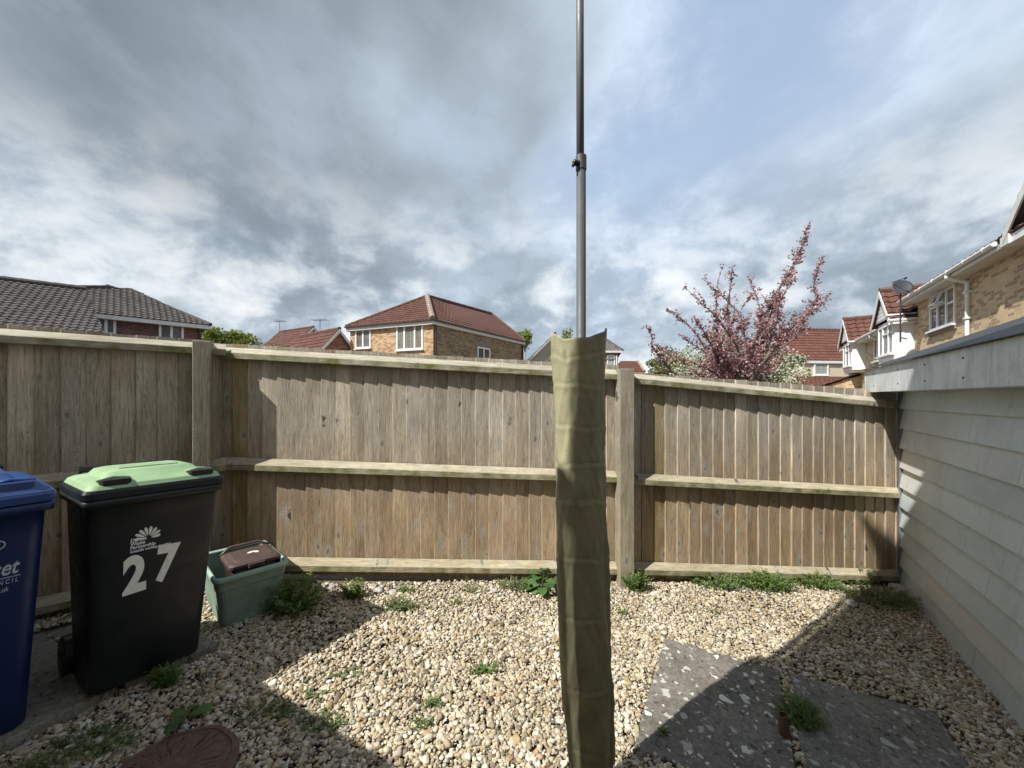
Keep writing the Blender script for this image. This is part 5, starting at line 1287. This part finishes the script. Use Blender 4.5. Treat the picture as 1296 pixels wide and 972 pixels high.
m = MB(); m.tube([(0, 0, 4.3), (0, -.1, 4.42), (.5, -.2, 4.45)], [.06, .06, .09], 8); m.build('lantern', M['upvc_old'], lp)

# ------------------------------------------------------------------ trees
def limb(m, pts, r0, r1, n=6):
    k = len(pts); m.tube(pts, [r0 + (r1 - r0) * i / (k - 1) for i in range(k)], n)
def curve(p, q, bend, k=8):
    p, q = V(p), V(q); d = q - p; s = V((R.gauss(0, 1), R.gauss(0, 1), R.gauss(0, .5))) * d.length * bend * .5
    return [p + d * t + s * math.sin(PI * t) + V((R.gauss(0, 1), R.gauss(0, 1), R.gauss(0, 1))) * d.length * .012 for t in np.linspace(0, 1, k)]
def cherry():
    Y0 = 7.4
    base = V(((925 - CX) / F * Y0, Y0, -0.3)); root = empty('crab_apple_tree', 'straggly crab apple tree in pink blossom and purple leaf beyond the right fence bay', 'tree', base); off = -base
    wood = MB(); lv = MB()
    fork = P(930, 500, Y0)
    limb(wood, [base + off, (base + fork) / 2 + V((.05, .03, 0)) + off, fork + off], .11, .085, 9)
    tips = [((820, 412), -.3, 1), ((845, 380 + 12), .3, 1), ((868, 366), -.4, 1), ((893, 352), 0, 1), ((911, 341), .3, 1), ((928, 338), -.2, 1.2), ((945, 352), .4, 1.3), ((962, 366), -.5, 1.0), ((1024, 288), .0, 1.7), ((1014, 318), .1, 1.3), ((1003, 342), -.1, 1.3), ((1030, 386), .2, 1.0), ((1041, 328), .3, 1.2), ((1050, 371), -.3, 1.1), ((1005, 400), .4, 1), ((835, 440), .2, 1), ((985, 372), .1, 1.2), ((880, 400), -.6, 1.3), ((920, 390), .6, 1.3), ((950, 395), -.7, 1.3), ((860, 425), .5, 1.2), ((980, 420), .5, 1.2), ((905, 425), -.5, 1.3), ((940, 430), .7, 1.3), ((870, 455), -.2, 1), ((960, 450), -.5, 1.2), ((900, 458), .3, 1.2)]
    def clump(p, n, r, s=1.0):
        for _ in range(n):
            q = p + rv() * r * R.random(); leafquad(lv, q + off, rv(), rv(), .047 * R.uniform(.6, 1.25) * s, .036 * R.uniform(.7, 1.2) * s)
    def twig(p, d, L_, dens=1.0):
        e = p + d * L_; b_ = (p + e) / 2 + rv() * L_ * .12
        limb(wood, [p + off, b_ + off, e + off], .006, .002, 3)
        for s in np.linspace(.15, 1, max(2, int(L_ / .05))):
            if R.random() < .85 * dens: clump(p.lerp(b_, s * 2) if s < .5 else b_.lerp(e, s * 2 - 1), R.randint(3, 6), .05)
        return b_, e
    for (tp, dy, dens) in tips:
        q = P(tp[0], tp[1], Y0 + dy * 1.6)
        st = fork + V(((q.x - fork.x) * .12, dy * .25, R.uniform(0, .15)))
        path = curve(st, q, .10 if tp[0] > 990 else .24, 10)
        limb(wood, [fork + off] + [p + off for p in path], .034, .004, 6)
        Lm = (q - st).length; ax_ = (q - st).normalized()
        for i in range(int(23 * dens * Lm / 1.5)):
            t = R.random() ** .75; k = min(8, int(t * 9)); p = path[k].lerp(path[k + 1], t * 9 - k)
            if t > .12:
                tl = R.uniform(.08, .52) * (1.05 - t * .85); d = (rv() * 1.15 + ax_ * .7 + V((0, 0, .25))).normalized()
                b_, e = twig(p, d, tl)
                if tl > .22:
                    for _ in range(2): twig(b_, (rv() + d * .7).normalized(), tl * R.uniform(.3, .6))
        for k in range(5, 10): clump(path[k], 4, .045)
        for k in np.linspace(.6, 1, 10): i = min(8, int(k * 9)); clump(path[i].lerp(path[i + 1], k * 9 - i), 4, .04, .9)
    limb(wood, [p + off for p in curve(fork, P(975, 446, Y0 - .7), .1, 7)], .06, .03, 7)
    wood.build('trunk', M['bark'], root, smooth=True); lv.build('crown', M['blossom'], root)
cherry()
def leafy(px, pytop, pxw, Y0, zbase, mat, label, name, n, leaf, squash=1.0, seedbumps=7, cat='tree', gap=.5, pybot=None):
    top = P(px, pytop, Y0); R0 = pxw / F * Y0 / 2; zb = P(px, pybot or 500, Y0).z
    base = V((top.x, Y0, zbase)); root = empty(name, label, cat, base); off = -base; cz = (top.z + zb) / 2; hz = (top.z - zb) / 2
    wood = MB(); lv = MB(); c = V((top.x, Y0, cz))
    limb(wood, [V((0, 0, 0)), V((.02, 0, (cz - zbase) * .6)), c + off], R0 * .10 + .04, R0 * .05, 8)
    bumps = []
    for i in range(seedbumps * 3):
        d = rv(); rr_ = R.uniform(.45, .85); p = c + V((d.x * R0 * rr_, d.y * R0 * rr_, d.z * hz * rr_)); bumps.append((p, R.uniform(.22, .42)))
        limb(wood, [c + off + V((0, 0, -hz * .5)), (c + p) / 2 + off, p + off], R0 * .03 + .012, .006, 5)
    for _ in range(n):
        p, br = R.choice(bumps); d = rv(); rr_ = br * R.random() ** .35; q = p + V((d.x * R0, d.y * R0, d.z * hz)) * rr_
        leafquad(lv, q + off, rv(), rv(), leaf * R.uniform(.6, 1.3), leaf * .7 * R.uniform(.7, 1.2))
    wood.build('trunk', M['bark_pale'], root, smooth=True); lv.build('crown', M[mat], root)
leafy(975, 425, 110, 9.3, -.3, 'white_leaf', 'tree in white blossom and fresh green behind the pink one, to its right', 'blossom_tree', 6500, .07, pybot=500)
leafy(898, 410, 130, 9.6, -.3, 'white_leaf', 'paler white flowering tree seen through the middle of the pink blossom', 'blossom_tree', 4500, .07, pybot=505)
leafy(288, 409, 72, 42, -1, 'yellow_leaf', 'round yellow green tree beyond the fence, between the brown and red roofs', 'round_tree', 5200, .30, pybot=455)
leafy(664, 414, 26, 50, -1, 'yellow_leaf', 'small green tree top behind the right end of the hipped red roof', 'round_tree', 1200, .3, pybot=445)
leafy(352, 434, 44, 26, -1, 'olive_leaf', 'olive coloured bush top in front of the leftmost red roof', 'bush', 1500, .14, pybot=468, cat='bush')
leafy(845, 441, 62, 24, -1, 'olive_leaf', 'yellowish olive hedge tree left of the blossom', 'round_tree', 2800, .17, pybot=485)
leafy(878, 450, 56, 20, -1, 'yellow_leaf', 'fresh green shrub under the left branches of the blossom tree', 'shrub', 2200, .15, pybot=485, cat='shrub')
leafy(715, 413, 26, 60, -1, 'yellow_leaf', 'far tree top just behind the cover and the grey gable', 'round_tree', 900, .32, pybot=450)
